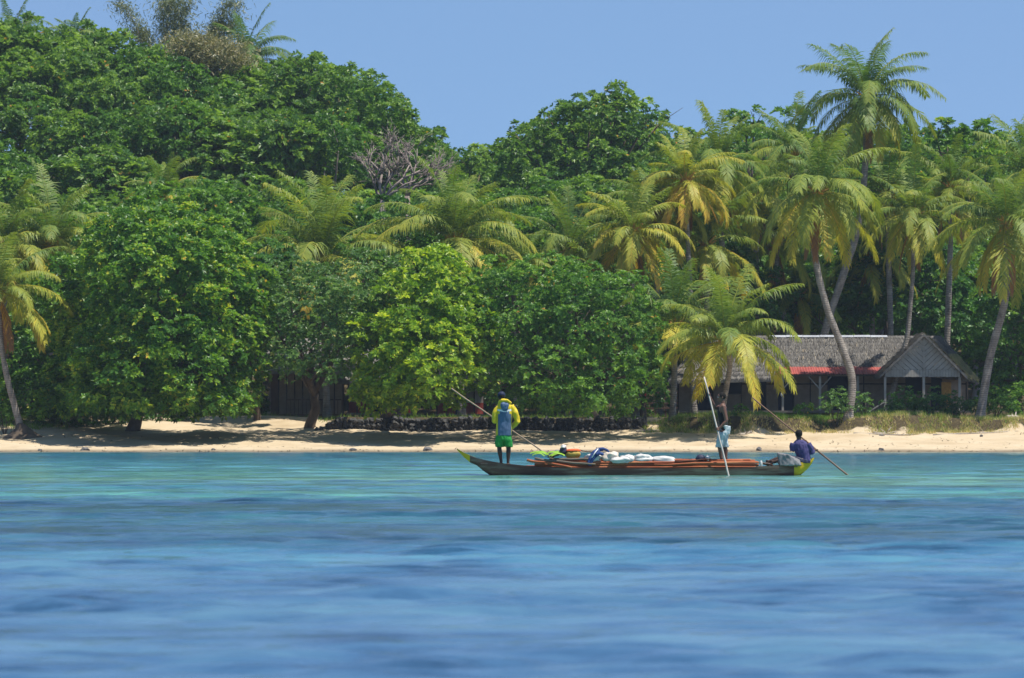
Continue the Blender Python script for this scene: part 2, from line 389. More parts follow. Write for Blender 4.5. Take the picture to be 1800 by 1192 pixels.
def build_water():
    rows = [-600, -200, -60, -20, 0, 8, 13]
    y = 16.0
    while y < 262:
        rows.append(y); y *= 1.0021
    rows += [262]
    ys = np.array(rows)
    u = np.linspace(-1, 1, 250)
    ext = np.array([1.6, 3, 8, 30, 120])
    U = np.concatenate([-ext[::-1], u, ext])
    hw = .122 * np.maximum(ys, 16) + 3
    X = U[None, :] * hw[:, None]; Y = np.repeat(ys[:, None], len(U), 1)
    rng = np.random.default_rng(5)
    Z = np.zeros_like(X)
    sp = np.gradient(ys)[:, None]; spx = (hw * 2 / 249)[:, None]
    for k in range(90):
        lam = math.exp(rng.uniform(math.log(.22), math.log(2.4)))
        th = rng.normal(0, .32) + .05
        kx, ky = math.sin(th) * 2 * math.pi / lam, math.cos(th) * 2 * math.pi / lam
        amp = .0052 * lam * (1 if lam < .6 else (.6 / lam) ** 1.3)
        keep = np.clip((lam / max(abs(math.cos(th)), .05) / sp - 2.2) / 2, 0, 1) * np.clip((lam / max(abs(math.sin(th)), .05) / spx - 2.2) / 2, 0, 1)
        Z += amp * keep * np.sin(kx * X + ky * Y + rng.uniform(0, 6.3))
    g = np.zeros_like(X)
    for k in range(14):
        a, b2 = rng.normal(0, .18), rng.normal(0, .55)
        g += np.sin(a * X + b2 * Y + rng.uniform(0, 6.3))
    Z *= np.clip(1 + .24 * g, .3, 1.6)
    Z *= (np.abs(U)[None, :] <= 1.01)
    Z *= 1 - .75 * sstep(235, 250, Y)
    V = np.stack([X, Y, Z], -1).reshape(-1, 3)
    i = np.arange(X.size).reshape(X.shape)
    F = np.stack([i[:-1, :-1], i[:-1, 1:], i[1:, 1:], i[1:, :-1]], -1).reshape(-1, 4)
    tag(link('water', mesh_np('water', V, F, M['water'], smooth=True)), 'rippled turquoise and blue lagoon water', kind='structure')

build_ground(); build_water()

# ---------------------------------------------------------------- foliage
def nrm(a): return a / np.maximum(np.linalg.norm(a, axis=-1, keepdims=True), 1e-9)

def rosettes(C, A, k, L, W, rng, pv, spread=(.7, 1.35)):
    """k kite leaves round every centre; returns V, F, var"""
    n = len(C)
    r = nrm(rng.normal(size=(n, 3))); p1 = nrm(np.cross(A, r)); p2 = np.cross(A, p1)
    ph = (np.arange(k)[None, :] / k * 2 * np.pi + rng.uniform(0, 6.3, (n, 1)) + rng.normal(0, .25, (n, k)))
    t = rng.uniform(spread[0], spread[1], (n, k))
    side = p1[:, None] * np.cos(ph)[..., None] + p2[:, None] * np.sin(ph)[..., None]
    d = nrm(A[:, None] * np.cos(t)[..., None] + side * np.sin(t)[..., None])
    nor = nrm(A[:, None] * np.sin(t)[..., None] - side * np.cos(t)[..., None] + rng.normal(0, .25, (n, k, 3)))
    sd = nrm(np.cross(d, nor))
    ll = (L * rng.uniform(.7, 1.2, (n, k)))[..., None]; ww = (W * rng.uniform(.8, 1.2, (n, k)))[..., None]
    c = C[:, None] + d * ll * .06
    tip = c + d * ll + np.array([0, 0, -1.]) * ll * .15
    m = c + d * ll * .58
    up = nor * ww * .16
    V = np.stack([c, m - sd * ww * .5 + up, tip, m + sd * ww * .5 + up], 2).reshape(-1, 3)
    q = np.arange(n * k)[:, None] * 4
    F = np.stack([q + [0, 1, 2], q + [0, 2, 3]], 1).reshape(-1, 3)
    var = np.clip(pv[:, None] + rng.normal(0, .2, (n, k)), 0, .97)
    var = np.where(rng.random((n, k)) < .004, 1.0, var)
    return V, F, np.repeat(var.reshape(-1), 2)

def sphere_pts(n, rng, lowcut=-.55):
    out = []
    while len(out) < n:
        p = nrm(rng.normal(size=(n * 2, 3)))
        out += list(p[p[:, 2] > lowcut])
    return np.array(out[:n])

def crown_mesh(name, lobes, mat, seed, dens=1.0, puff=(.45, .95), leaf=(.27, .14), k=7, ros_per=13, lowcut=-.6, tone=0.0, back=.6, spacing=1.0, sprig=.2):
    """lobes: (x, y, z, rx, ry, rz). Puffs of leaf rosettes sit on the lobes, gaps left between them."""
    rng = np.random.default_rng(seed)
    L = np.array(lobes, float)
    C, A, PV = [], [], []
    for i, (x, y, z, rx, ry, rz) in enumerate(L):
        area = 4 * np.pi * ((rx * ry) ** 1.6 / 3 + (rx * rz) ** 1.6 / 3 + (ry * rz) ** 1.6 / 3) ** (1 / 1.6)
        n = int(area * dens * .95 / spacing)
        S = sphere_pts(n, rng, lowcut)
        keep = (S[:, 1] < .25) | (rng.random(n) < back)
        S = S[keep]; n = len(S)
        rad = rng.uniform(.80, 1.07, n)
        far = rng.random(n) < sprig; rad = np.where(far, rad * rng.uniform(1.1, 1.28, n), rad)
        pc = np.array([x, y, z]) + S * np.array([rx, ry, rz]) * rad[:, None]
        inside = np.zeros(n, bool)
        for j, (a, b, c, p, q, r) in enumerate(L):
            if j != i: inside |= ((pc - [a, b, c]) ** 2 / np.array([p, q, r]) ** 2).sum(1) < .62
        pc = pc[~inside]; S = S[~inside]; far = far[~inside]; n = len(pc)
        if n == 0: continue
        out = nrm(S / np.array([rx, ry, rz]))
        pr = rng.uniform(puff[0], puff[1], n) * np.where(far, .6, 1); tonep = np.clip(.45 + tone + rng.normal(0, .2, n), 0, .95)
        for q in range(n):
            m = max(4, int(ros_per * (pr[q] / .7) ** 1.7))
            dd = nrm(rng.normal(size=(m, 3)) * .9 + out[q] * .7 + np.array([0, 0, .75]))
            C.append(pc[q] + dd * pr[q] * rng.uniform(.55, 1.0, (m, 1)) * np.array([1, 1, .72]))
            A.append(nrm(dd * .8 + np.array([0, -.1, .55]) + rng.normal(0, .3, (m, 3))))
            PV.append(np.full(m, tonep[q]))
        # sparse leaves deeper in, toned darker to imitate shade inside the crown
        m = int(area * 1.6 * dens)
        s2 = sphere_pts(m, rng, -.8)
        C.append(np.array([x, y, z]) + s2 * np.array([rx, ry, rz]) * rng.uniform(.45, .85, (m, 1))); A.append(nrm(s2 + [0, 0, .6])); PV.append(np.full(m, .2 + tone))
    C = np.concatenate(C); A = np.concatenate(A); PV = np.concatenate(PV)
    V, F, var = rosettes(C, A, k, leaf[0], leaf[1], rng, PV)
    return mesh_np(name, V, F, mat, var)

def trunk_mesh(name, base, tops, r0, seed, mat=None, z0=-.4):
    R = random.Random(seed); mb = MB()
    base = Vector(base)
    c = Vector((0, 0, 0))
    for t in tops: c += Vector(t)
    c /= len(tops); fork = base.lerp(c, .38); fork.z = base.z + (c.z - base.z) * .34
    mb.tube([base + Vector((0, 0, z0)), base + Vector((0, 0, .15)), base.lerp(fork, .5) + Vector((R.uniform(-.2, .2), R.uniform(-.2, .2), 0)), fork], [r0 * 1.7, r0 * 1.15, r0 * .9, r0 * .8], 9, wob=.1, R=R)
    for t in tops:
        t = Vector(t); m = fork.lerp(t, .5) + Vector((R.uniform(-.5, .5), R.uniform(-.5, .5), R.uniform(-.2, .3)))
        mb.tube([fork - Vector((0, 0, .1)), m, t], [r0 * .6, r0 * .36, r0 * .12], 6, wob=.1, R=R)
        for q in range(4):
            e = m.lerp(t, R.uniform(.2, .9)); d = Vector((R.uniform(-1, 1), R.uniform(-1, 1), R.uniform(-.1, .9))) * R.uniform(1, 2.2)
            mb.tube([e, e + d * .5 + Vector((0, 0, .1)), e + d], [r0 * .16, r0 * .1, r0 * .04], 5)
    return mb.mesh(name, mat or M['bark'])

def px_lobes(spec, D, deep=3.6):
    """spec: (px, py, rx px, rz px[, depth offset[, depth radius]])"""
    out = []
    for s in spec:
        d = D + (s[4] if len(s) > 4 else 0); sc = d / FPX
        p = P(s[0], s[1], d); rx, rz = s[2] * sc, s[3] * sc
        out.append((p.x, p.y, p.z, rx, (s[5] if len(s) > 5 else min(rx * (1.7 if deep > 4 else 1), deep)), rz))
    return out

def tree(label, spec, D, basepx, mat, seed, name='almond_tree', cat='tree', group=None, r0=.26, cD=None, **kw):
    lo = px_lobes(spec, cD + 1.6 if cD else D, 5.2 if cD else 3.6)
    bx = PX(basepx, D); bz = float(ground_z(bx, D))
    o = thing(name, (bx, D, bz), label, cat, group)
    rel = [(a - bx, b - D, c - bz, d, e, f) for a, b, c, d, e, f in lo]
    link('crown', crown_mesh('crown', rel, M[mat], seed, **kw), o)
    tops = [(a, b, c) for a, b, c, *_ in rel]
    link('trunk', trunk_mesh('trunk', (0, 0, 0), tops, r0, seed), o)
    return o

# front row, along the beach
tree('big round bright green sea almond tree overhanging the sand beside the leftmost palm',
     [(285, 505, 120, 110), (190, 560, 85, 95, 5), (375, 560, 80, 110), (240, 640, 95, 75, -1), (345, 655, 90, 70, -1), (110, 520, 50, 60, 6), (432, 520, 40, 62, 1), (420, 590, 42, 60), (330, 425, 50, 45, 1.5), (170, 660, 70, 60, 7), (280, 430, 85, 60, .5), (410, 640, 45, 75), (140, 620, 50, 80, 8), (230, 450, 75, 70, 2), (350, 470, 75, 70, .5), (290, 590, 100, 70, -.8), (150, 690, 60, 40, 8), (270, 700, 80, 35, .5), (380, 690, 60, 40, .5), (235, 705, 110, 30, -.5), (340, 708, 90, 28, -.3), (150, 712, 80, 26, 7)],
     268.5, 235, 'almond_bright', 11, r0=.34, cD=260.8)
tree('small dark green tree hidden behind the leftmost palm trunk', [(40, 640, 70, 80), (90, 650, 60, 70), (60, 700, 70, 45, -1), (120, 560, 50, 70), (-10, 690, 60, 60)], 276, 60, 'almond', 12, cD=273, r0=.16, tone=-.1)
tree('domed darker green tree rising behind the big bright almond tree', [(345, 400, 105, 75), (430, 440, 60, 60), (270, 390, 60, 50), (350, 500, 110, 80, 1), (230, 440, 60, 60, 1)], 284, 390, 'almond', 13)
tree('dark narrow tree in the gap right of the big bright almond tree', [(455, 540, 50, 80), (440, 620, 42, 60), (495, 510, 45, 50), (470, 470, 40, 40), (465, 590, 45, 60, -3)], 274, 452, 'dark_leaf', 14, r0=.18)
tree('greyish green fine leaved tree above the dark beach cabin', [(560, 560, 85, 75), (530, 620, 65, 55, -.5), (610, 600, 60, 65, -.5), (478, 560, 36, 62, 1), (640, 490, 60, 42, 1), (505, 500, 50, 36, 1.5), (600, 515, 75, 45), (570, 645, 75, 26, -1), (500, 590, 35, 50), (640, 560, 50, 60)], 269.5, 545, 'grey_leaf', 15, cD=262.5, leaf=(.2, .1), puff=(.35, .75), ros_per=15)
tree('yellow green sea almond tree with the brightest foliage over the stone wall', [(735, 560, 85, 60), (700, 610, 78, 60, -.7), (790, 590, 62, 55, -.4), (745, 660, 85, 52, -1), (690, 680, 60, 42, -1), (770, 510, 60, 42), (805, 650, 45, 50), (740, 610, 80, 60, -1), (750, 485, 55, 36), (725, 700, 75, 24, -.4), (830, 590, 40, 50)], 269, 680, 'lime_leaf', 16, r0=.28, cD=260.5)
tree('dark green tree behind the yellow green almond tree', [(680, 500, 80, 50), (760, 470, 65, 38), (640, 550, 60, 60), (820, 500, 45, 45), (640, 480, 60, 45)], 276, 700, 'almond', 17)
tree('broad dense mid green tree left of the small front palm', [(920, 560, 85, 75), (1010, 580, 85, 80), (1085, 620, 55, 75), (880, 620, 60, 60, -.5), (850, 530, 55, 50, 1), (1118, 575, 42, 55, 1.5), (1085, 525, 50, 40, 1), (880, 490, 50, 32, 1), (960, 650, 95, 60, -1), (1060, 670, 65, 48, -1), (960, 500, 75, 40), (880, 680, 50, 40, -1), (850, 560, 50, 60), (1010, 520, 70, 50), (1000, 690, 80, 28, -.5), (1110, 660, 45, 50), (930, 702, 60, 24), (1020, 705, 80, 24)], 270, 1042, 'almond', 18, cD=262, r0=.28, leaf=(.22, .11), puff=(.4, .8), ros_per=14)
tree('slender leaning tree standing on the wall end beside the broad dense tree', [(1075, 570, 60, 60), (1130, 620, 42, 60), (1120, 680, 40, 36)], 277, 1130, 'dark_leaf', 19, r0=.2)
tree('dark glossy tree rising above the thatched house ridge', [(1560, 540, 90, 70), (1480, 520, 60, 60), (1640, 560, 75, 70), (1700, 600, 50, 70), (1540, 470, 80, 50), (1640, 480, 60, 50), (1400, 530, 60, 55)], 296, 1560, 'dark_leaf', 20, leaf=(.34, .17), dens=.8)
tree('dark tree at the right edge behind the leaning palm', [(1775, 600, 60, 80), (1800, 680, 60, 60), (1740, 660, 35, 55), (1830, 560, 60, 90)], 285, 1790, 'almond', 21, tone=-.1)
tree('shaded green tree behind the far left palm crowns', [(60, 480, 95, 80), (140, 430, 70, 60), (0, 560, 60, 60)], 287, 70, 'almond', 22)
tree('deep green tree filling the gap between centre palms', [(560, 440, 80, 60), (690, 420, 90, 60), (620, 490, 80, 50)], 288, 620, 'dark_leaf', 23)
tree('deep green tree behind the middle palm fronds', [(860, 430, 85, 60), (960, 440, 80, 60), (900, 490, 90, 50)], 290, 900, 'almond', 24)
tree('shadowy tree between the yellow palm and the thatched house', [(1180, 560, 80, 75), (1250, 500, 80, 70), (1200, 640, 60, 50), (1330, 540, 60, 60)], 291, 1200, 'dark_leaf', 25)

# hillside
rngH = np.random.default_rng(77)
HV = []
for v in range(9):
    n = rngH.integers(4, 7); lobes = [(0, 0, 6.2, 2.3, 2.3, 1.9)]
    for q in range(n):
        a = q / n * 6.283 + rngH.uniform(-.4, .4); rr = rngH.uniform(1.2, 2.1)
        lobes.append((math.cos(a) * rr, math.sin(a) * rr, 5.4 + rngH.uniform(-1.2, 1.4), rngH.uniform(1.1, 1.8), rngH.uniform(1.1, 1.8), rngH.uniform(1.0, 1.7)))
    crown = crown_mesh('crown', lobes, M['hill_leaf'] if v % 3 else M['almond'], 100 + v, leaf=((.26, .34, .42)[v % 3], (.13, .17, .2)[v % 3]), puff=(.3, .8), ros_per=(15, 10, 7)[v % 3], dens=1.05, back=1, lowcut=-.8, tone=.05 * (v % 3 - 1))
    trunk = trunk_mesh('trunk', (0, 0, 0), [(a, b, c) for a, b, c, *_ in lobes], .2, 200 + v, M['bark'] if v % 2 else M['dead_bark'])
    HV.append((crown, trunk))
HG = 'broadleaf trees covering the hillside'
n_h = 0
HT = []
def hill_tree(x, y, topz, lab):
    global n_h
    c, t = HV[int(rngH.integers(0, 9))]
    s = float(rngH.uniform(.85, 1.2)); g = float(ground_z(x, y))
    h = topz - g
    o = thing('hill_tree', (x, y, g), lab, 'tree', HG)
    o.rotation_euler = (0, 0, float(rngH.uniform(0, 6.28)))
    sz = h / 8.4
    o.scale = (s, s, sz)
    link('crown', c, o); link('trunk', t, o); n_h += 1; HT.append((o, x / y * FPX + CX, y))
    return o
row = 0
D = 298.0
while D < CREST - 3:
    half = .1 * D + 5
    x = -half + (row % 2) * 2
    while x < half:
        xx = x + float(rngH.uniform(-1, 1)); dd = D + float(rngH.uniform(-3, 3))
        px = xx / dd * FPX + CX
        if not (px > 1150 and dd < 308):
            g = float(ground_z(xx, dd)); top = g + float(rngH.uniform(7.2, 9.8))
            lim = CAMZ + (HY - float(sky_y(px)) - 22) / FPX * dd
            lab = 'leafy green tree in the dense mass covering the slope behind the beach palms'
            if px > 1180: lab = 'leafy green tree in the mass behind the coconut palms on the right'
            hill_tree(xx, dd, min(top, lim), lab)
        x += float(rngH.uniform(3.0, 4.2))
    D += 8.5; row += 1
names_sky = {}
x = -.1 * CREST - 5
while x < .1 * CREST + 5:
    px = x / CREST * FPX + CX
    top = CAMZ + (HY - float(sky_y(px)) + float(rngH.uniform(-9, 9))) / FPX * CREST
    if px < 840: lab = 'leafy tree on the skyline of the wooded hill left of the gap of sky'
    elif px < 1180: lab = 'leafy tree on the middle skyline between the sky gap and the tall palms'
    else: lab = 'leafy tree on the skyline behind the tall coconut palms'
    hill_tree(x, CREST + float(rngH.uniform(-3, 3)), top, lab)
    x += float(rngH.uniform(2.6, 3.6))

ORD = 'first second third fourth fifth sixth seventh eighth ninth tenth eleventh twelfth'.split()
XB = [(-900, 0, 'outside the left edge of the view'), (0, 130, 'above the palms at the left edge'), (130, 300, 'above the big bright almond tree'), (300, 470, 'below the feathery bamboo'), (470, 640, 'above the dark railed cabin'), (640, 800, 'around the leafless pinkish tree'), (800, 960, 'under the gap of sky'),
      (960, 1130, 'under the middle rounded skyline tree'), (1130, 1330, 'behind the yellow palms'), (1330, 1560, 'behind the bowed palm'), (1560, 1800, 'behind the porch gable palms'), (1800, 2700, 'outside the right edge of the view')]
YB = [(0, 312, 'lowest tier'), (312, 329, 'lower tier'), (329, 346, 'middle tier'), (346, 366, 'upper tier'), (366, 999, 'skyline tier')]
for xa, xb, xn in XB:
    for ya, yb, yn in YB:
        g = sorted([t for t in HT if xa <= t[1] < xb and ya <= t[2] < yb], key=lambda t: t[1])
        for k, t in enumerate(g):
            t[0]['label'] = f'{ORD[min(k, 11)]} leafy tree from left in {yn} {xn}'
# trees that make the skyline: a knot of tall ones left of the gap, one right of it
def sky_tree(label, spec, D, basepx, seed, mat='hill_leaf', **kw):
    return tree(label, spec, D, basepx, mat, seed, leaf=(.34, .17), puff=(.28, .75), sprig=.35, dens=.9, **kw)
sky_tree('tall tree on the hill with knobbly top just left of the sky gap', [(630, 170, 45, 50), (590, 150, 30, 34), (680, 220, 42, 45), (610, 230, 60, 50), (740, 260, 35, 32)], 352, 640, 31)
sky_tree('low leafy tree filling the shoulder just left of the lowest sky', [(800, 292, 42, 24), (845, 300, 28, 18), (770, 280, 30, 22), (830, 275, 10, 9)], 350, 812, 36)
sky_tree('tree with pointed sprigs on the hill skyline below the feathery bamboo', [(545, 150, 32, 40), (510, 150, 34, 36), (548, 112, 12, 20), (560, 200, 50, 45)], 356, 540, 32)
sky_tree('tall rounded tree peaking on the skyline right of the sky gap', [(1060, 215, 55, 42), (1110, 230, 48, 45), (990, 235, 42, 42), (1085, 180, 24, 20), (920, 265, 36, 30), (1050, 290, 90, 60), (950, 320, 70, 50), (905, 235, 14, 18), (1090, 162, 10, 14), (1147, 196, 12, 16), (1038, 182, 12, 16), (1000, 194, 15, 16), (962, 200, 10, 14), (1160, 215, 10, 12)], 345, 1040, 33)
sky_tree('sparse leafed tree on the skyline right of the tallest palm', [(1665, 250, 34, 30), (1740, 240, 32, 22), (1700, 285, 60, 30), (1640, 225, 14, 14)], 330, 1690, 34, mat='almond_bright')
sky_tree('small tree top poking above the palms left of the tallest palm', [(1310, 225, 28, 20), (1325, 200, 8, 9), (1350, 250, 40, 30), (1390, 215, 22, 20)], 335, 1330, 35, mat='almond')

# ---------------------------------------------------------------- palms
def frond_mesh(rng, azim, e0, bend, L, var0, stiff=0.0, dead=False):
    n = 14
    s = np.linspace(0, 1, n + 1)
    e = np.radians(e0) - np.radians(bend) * s ** 1.25
    h = np.array([math.cos(azim), math.sin(azim), 0.])
    tw = rng.normal(0, .28)
    h2 = np.array([-h[1], h[0], 0.])
    T = np.cos(e)[:, None] * (h + h2 * (tw * s)[:, None]) + np.sin(e)[:, None] * np.array([0, 0, 1.])
    T = nrm(T)
    Pn = np.concatenate([np.zeros((1, 3)), np.cumsum(T[:-1] * (L / n), 0)])
    V, F, var, mi = [], [], [], []
    # rachis, three-sided
    r = np.interp(s, [0, .1, 1], [.055, .032, .008])
    sd = nrm(np.cross(T, np.array([0, 0, 1.]) + .001)); up = np.cross(sd, T)
    off = 0
    for i in range(n + 1):
        for a in (0, 2.09, 4.19):
            V.append(Pn[i] + sd[i] * math.cos(a + 1.57) * r[i] + up[i] * math.sin(a + 1.57) * r[i])
    for i in range(n):
        for k in range(3):
            a, b = i * 3 + k, i * 3 + (k + 1) % 3
            F += [(a, b, b + 3), (a, b + 3, a + 3)]
            var += [min(.98, max(.62, var0 + .22)) if not dead else 1.0] * 2
    V = np.array(V); off = len(V); F = np.array(F); var = np.array(var)
    # leaflets
    m = 62
    q = np.repeat(np.linspace(.13, .995, m), 2) + rng.normal(0, .004, m * 2); q = np.clip(q, .1, 1)
    sg = np.tile([1., -1.], m)
    def at(arr): return np.stack([np.interp(q, s, arr[:, c]) for c in range(3)], -1)
    b = at(Pn); t = nrm(at(T)); sv = nrm(np.cross(t, np.array([0, 0, 1.]) + .001)); uv = np.cross(sv, t)
    ll = L * .235 * np.interp(q, [.1, .3, .6, .9, 1], [.62, 1.0, .95, .6, .35]) * rng.uniform(.6, 1.12, 2 * m)
    dr = .42 + (.25 if not dead else 1.0) + rng.uniform(-.22, .4, 2 * m) + .25 * np.sin(q * rng.uniform(8, 20) + rng.uniform(0, 6)) - stiff
    d = nrm(sv * sg[:, None] * .85 + t * (.45 + .5 * q[:, None] ** 2) + uv * (.22) - np.array([0, 0, 1.]) * dr[:, None] * .6)
    mid = b + d * (ll * .5)[:, None]
    d2 = nrm(d - np.array([0, 0, 1.]) * (dr * 1.5)[:, None] + rng.normal(0, .16, (2 * m, 3)))
    tip = mid + d2 * (ll * .5)[:, None]
    w = .030 * (L / 4) ** .5
    wv = nrm(np.cross(d, uv)) * w
    Vl = np.stack([b - wv * .5, b + wv * .5, mid + wv, mid - wv, tip], 1).reshape(-1, 3)
    qq = np.arange(2 * m)[:, None] * 5 + off
    Fl = np.stack([qq + [0, 1, 2], qq + [0, 2, 3], qq + [3, 2, 4]], 1).reshape(-1, 3)
    vl = np.clip(var0 + .14 * q ** 2 + rng.normal(0, .05, 2 * m), 0, .9 if not dead else 1)
    V = np.concatenate([V, Vl]); F = np.concatenate([F, Fl]); var = np.concatenate([var, np.repeat(vl, 3)])
    return mesh_np('frond', V, F, M['frond'], var)

def palm(label, crown, pts, D, L=4.2, n=24, seed=0, rad=.17, e_hi=82, e_lo=-48, tone=0, nuts=True, dead=2, dD=0, dens=1, droop=0, group='coconut palms along the shore', az=None):
    """crown: (px,py) of the crown; pts: px points down the trunk, last = foot"""
    rng = np.random.default_rng(seed); R = random.Random(seed)
    foot = pts[-1]; fx = PX(foot[0], D); fz = float(ground_z(fx, D))
    o = thing('coconut_palm', (fx, D, fz), label, 'palm tree', group)
    base = Vector((fx, D, fz))
    path = [P(crown[0], crown[1], D + dD)] + [P(a, b, D + dD * (1 - (k + 1) / len(pts))) for k, (a, b) in enumerate(pts[:-1])] + [base]
    path = [p - base for p in path][::-1]
    # smooth the path
    sm = []
    for i in range(len(path) - 1):
        p0 = path[max(i - 1, 0)]; p1 = path[i]; p2 = path[i + 1]; p3 = path[min(i + 2, len(path) - 1)]
        for k in range(8):
            t = k / 8
            sm.append(.5 * ((2 * p1) + (p2 - p0) * t + (2 * p0 - 5 * p1 + 4 * p2 - p3) * t * t + (-p0 + 3 * p1 - 3 * p2 + p3) * t ** 3))
    sm.append(path[-1])
    sm[0] = sm[0] - Vector((0, 0, .3))
    N = len(sm)
    rr = [rad * (1.75 if i == 0 else 1.35 if i == 1 else 1.12 - .42 * i / N) * (1 + R.uniform(-.05, .05)) for i in range(N)]
    mb = MB(); mb.tube(sm, rr, 10); mb.build('trunk', M['palm_bark'], o)
    top = path[-1]
    hb = MB()
    for k in range(9):
        a = k * 2.4; d = Vector((math.cos(a), math.sin(a), .2 + .2 * (k % 3)))
        hb.tube([top - Vector((0, 0, .35)), top + d * .3, top + d * .62 + Vector((0, 0, .12))], [.12, .07, .02], 5)
    hb.build('leaf_base', M['husk'], o)
    if nuts:
        nb = MB()
        for k in range(11):
            a = R.uniform(0, 6.28); r2 = R.uniform(.22, .42)
            nb.ball(top + Vector((math.cos(a) * r2, math.sin(a) * r2 - .05, -.18 - R.uniform(0, .4))), (.12, .12, .14), seg=8, rings=6)
        nb.build('coconut_bunch', M['nut'], o)
    a0 = R.uniform(0, 6.28); L = L * 1.12; e_lo = e_lo * .6 if e_lo < 0 else e_lo; tone = tone + .1; n = n + 5
    for k in range(n):
        u = k / (n - 1)
        azm = a0 + k * 2.39996 + R.uniform(-.25, .25) if az is None else az[k % len(az)]
        e0 = e_hi + (e_lo - e_hi) * u ** 1.05 + R.uniform(-12, 12)
        bend = 26 + 70 * math.sin(math.pi * min(1, u * .85 + .04)) + R.uniform(-16, 22) + droop
        if e0 - bend < -97: bend = e0 + 97
        ln = L * (.72 + .3 * math.sin(math.pi * (.15 + .6 * u))) * R.uniform(.8, 1.1)
        v0 = .12 + .36 * u ** 1.8 + R.uniform(-.06, .1) + tone
        me = frond_mesh(rng, azm, e0, bend, ln, v0)
        f = link('frond', me, o, top)
    for k in range(dead):
        azm = R.uniform(0, 6.28)
        me = frond_mesh(rng, azm, -60 - R.uniform(0, 15), 22, L * .7, .95, dead=True)
        f = link('frond', me, o, top - Vector((0, 0, .2))); f['label'] = 'dead brown frond hanging down'
    return o

def vert(cx, cy, lean=0, base=740): return [(cx + lean * .4, cy + (base - cy) * .5), (cx + lean, base)]

# near palms
palm('palm with a curved trunk on a root mound at the left edge of the beach', (-2, 512), [(2, 600), (12, 660), (26, 715), (42, 762)], 264, L=3.9, n=22, seed=1, rad=.17, tone=.12, e_lo=-42, dead=3)
palm('small low palm with yellow fronds in front of the thatched house', (1273, 600), [(1283, 635), (1277, 680), (1262, 738)], 267, dD=-3, L=4.7, n=24, seed=2, rad=.15, tone=.10, e_hi=86, e_lo=-30, dead=0, nuts=True)
palm('palm with a bowed trunk crossing the thatched roof and a big open crown', (1438, 338), [(1428, 400), (1436, 470), (1455, 545), (1482, 615), (1498, 670), (1491, 722)], 268, L=4.4, n=27, seed=43, rad=.20, tone=.08, e_lo=-60)
palm('tallest palm, its crown alone against the sky above the others', (1523, 172), [(1521, 290), (1508, 400), (1480, 490), (1447, 600), (1440, 700)], 288.4, L=4.45, n=32, seed=4, rad=.22, tone=.0, e_lo=-68)
palm('slim straight palm rising through the roof edge beside the porch gable', (1606, 378), [(1605, 470), (1600, 540), (1593, 600), (1574, 670), (1556, 724)], 279.4, L=3.7, n=22, seed=5, rad=.14, tone=.06, e_lo=-66)
palm('leaning palm with grey trunk at the right end of the bank', (1768, 392), [(1772, 480), (1764, 540), (1740, 630), (1722, 722)], 271, L=4.6, n=27, seed=46, rad=.21, tone=.04, e_lo=-66)
palm('yellowish palm with a short round crown above the broad dense tree', (1112, 408), [(1110, 480), (1112, 560), (1118, 735)], 277, L=3.5, n=26, seed=7, rad=.17, tone=.2, e_lo=-68)
palm('yellow crowned palm behind and left of the pair near the skyline', (1204, 318), [(1208, 400), (1215, 560), (1220, 735)], 281, L=3.4, n=22, seed=8, rad=.15, tone=.24, e_lo=-70)
palm('tall palm whose top fronds reach the sky left of the big open crown', (1262, 296), [(1268, 400), (1275, 560), (1285, 735)], 286, L=4.1, n=26, seed=9, rad=.17, tone=.06, e_lo=-70)
palm('young palm with upright fronds just behind the small front palm', (1185, 575), [(1186, 640), (1182, 738)], 271.5, L=4.9, n=18, seed=10, rad=.16, tone=.02, e_hi=86, e_lo=-5, nuts=False, dead=0)
palm('palm with upright feathery fronds above the dark beach cabin', (568, 462), [(570, 580), (575, 735)], 277, L=5.6, n=26, seed=61, rad=.18, tone=.1, e_hi=88, e_lo=-12, dead=1)
palm('palm with wide arching fronds above the yellow green almond tree', (797, 425), [(805, 560), (812, 735)], 277, L=5.2, n=28, seed=12, rad=.18, tone=.1, e_hi=86, e_lo=-15)
palm('palm half hidden between the middle trees', (905, 480), vert(905, 480), 279, L=3.2, n=16, seed=13, tone=.05, e_lo=-15, nuts=False, dead=0)
palm('pale palm left of the yellowish round crowned palm', (1000, 438), vert(1000, 438), 282, L=3.9, n=22, seed=14, tone=.08, e_lo=-45)
palm('dark palm peeking over the big bright almond tree from the left', (92, 432), vert(92, 432, -5), 283, L=4.8, n=22, seed=15, tone=.03, e_hi=88, e_lo=-25)
palm('faint palm half buried in the hillside trees above the big almond', (290, 345), vert(290, 345, 0, 700), 296, L=2.9, n=16, seed=16, tone=.05, e_lo=10, nuts=False, dead=0)
palm('palm leaning in from the left edge with low bleached fronds', (12, 430), vert(12, 430, -8), 281, L=4.0, n=18, seed=17, tone=.1, e_lo=-40)
palm('shaded palm in the cluster just left of the bowed trunk', (1365, 430), [(1368, 500), (1385, 600), (1400, 735)], 292, L=4.2, n=20, seed=18, tone=-.02, e_lo=-55)
palm('drooping palm low behind the thatched house ridge', (1405, 520), [(1400, 560), (1395, 735)], 294, L=3.4, n=16, seed=19, tone=.0, e_lo=-50)
palm('bushy palm crown wedged below the tallest palm', (1395, 272), [(1395, 400), (1400, 700)], 296, L=3.8, n=22, seed=20, tone=.02, e_lo=-50)
palm('palm crown between the slim palm and the right leaning palm', (1672, 330), [(1670, 450), (1660, 700)], 289, L=3.7, n=20, seed=21, tone=.05, e_lo=-60)
palm('palm crown right of the bowed palm, below the tallest crown', (1560, 345), [(1562, 450), (1570, 700)], 292, L=3.6, n=20, seed=22, tone=.08, e_lo=-60)
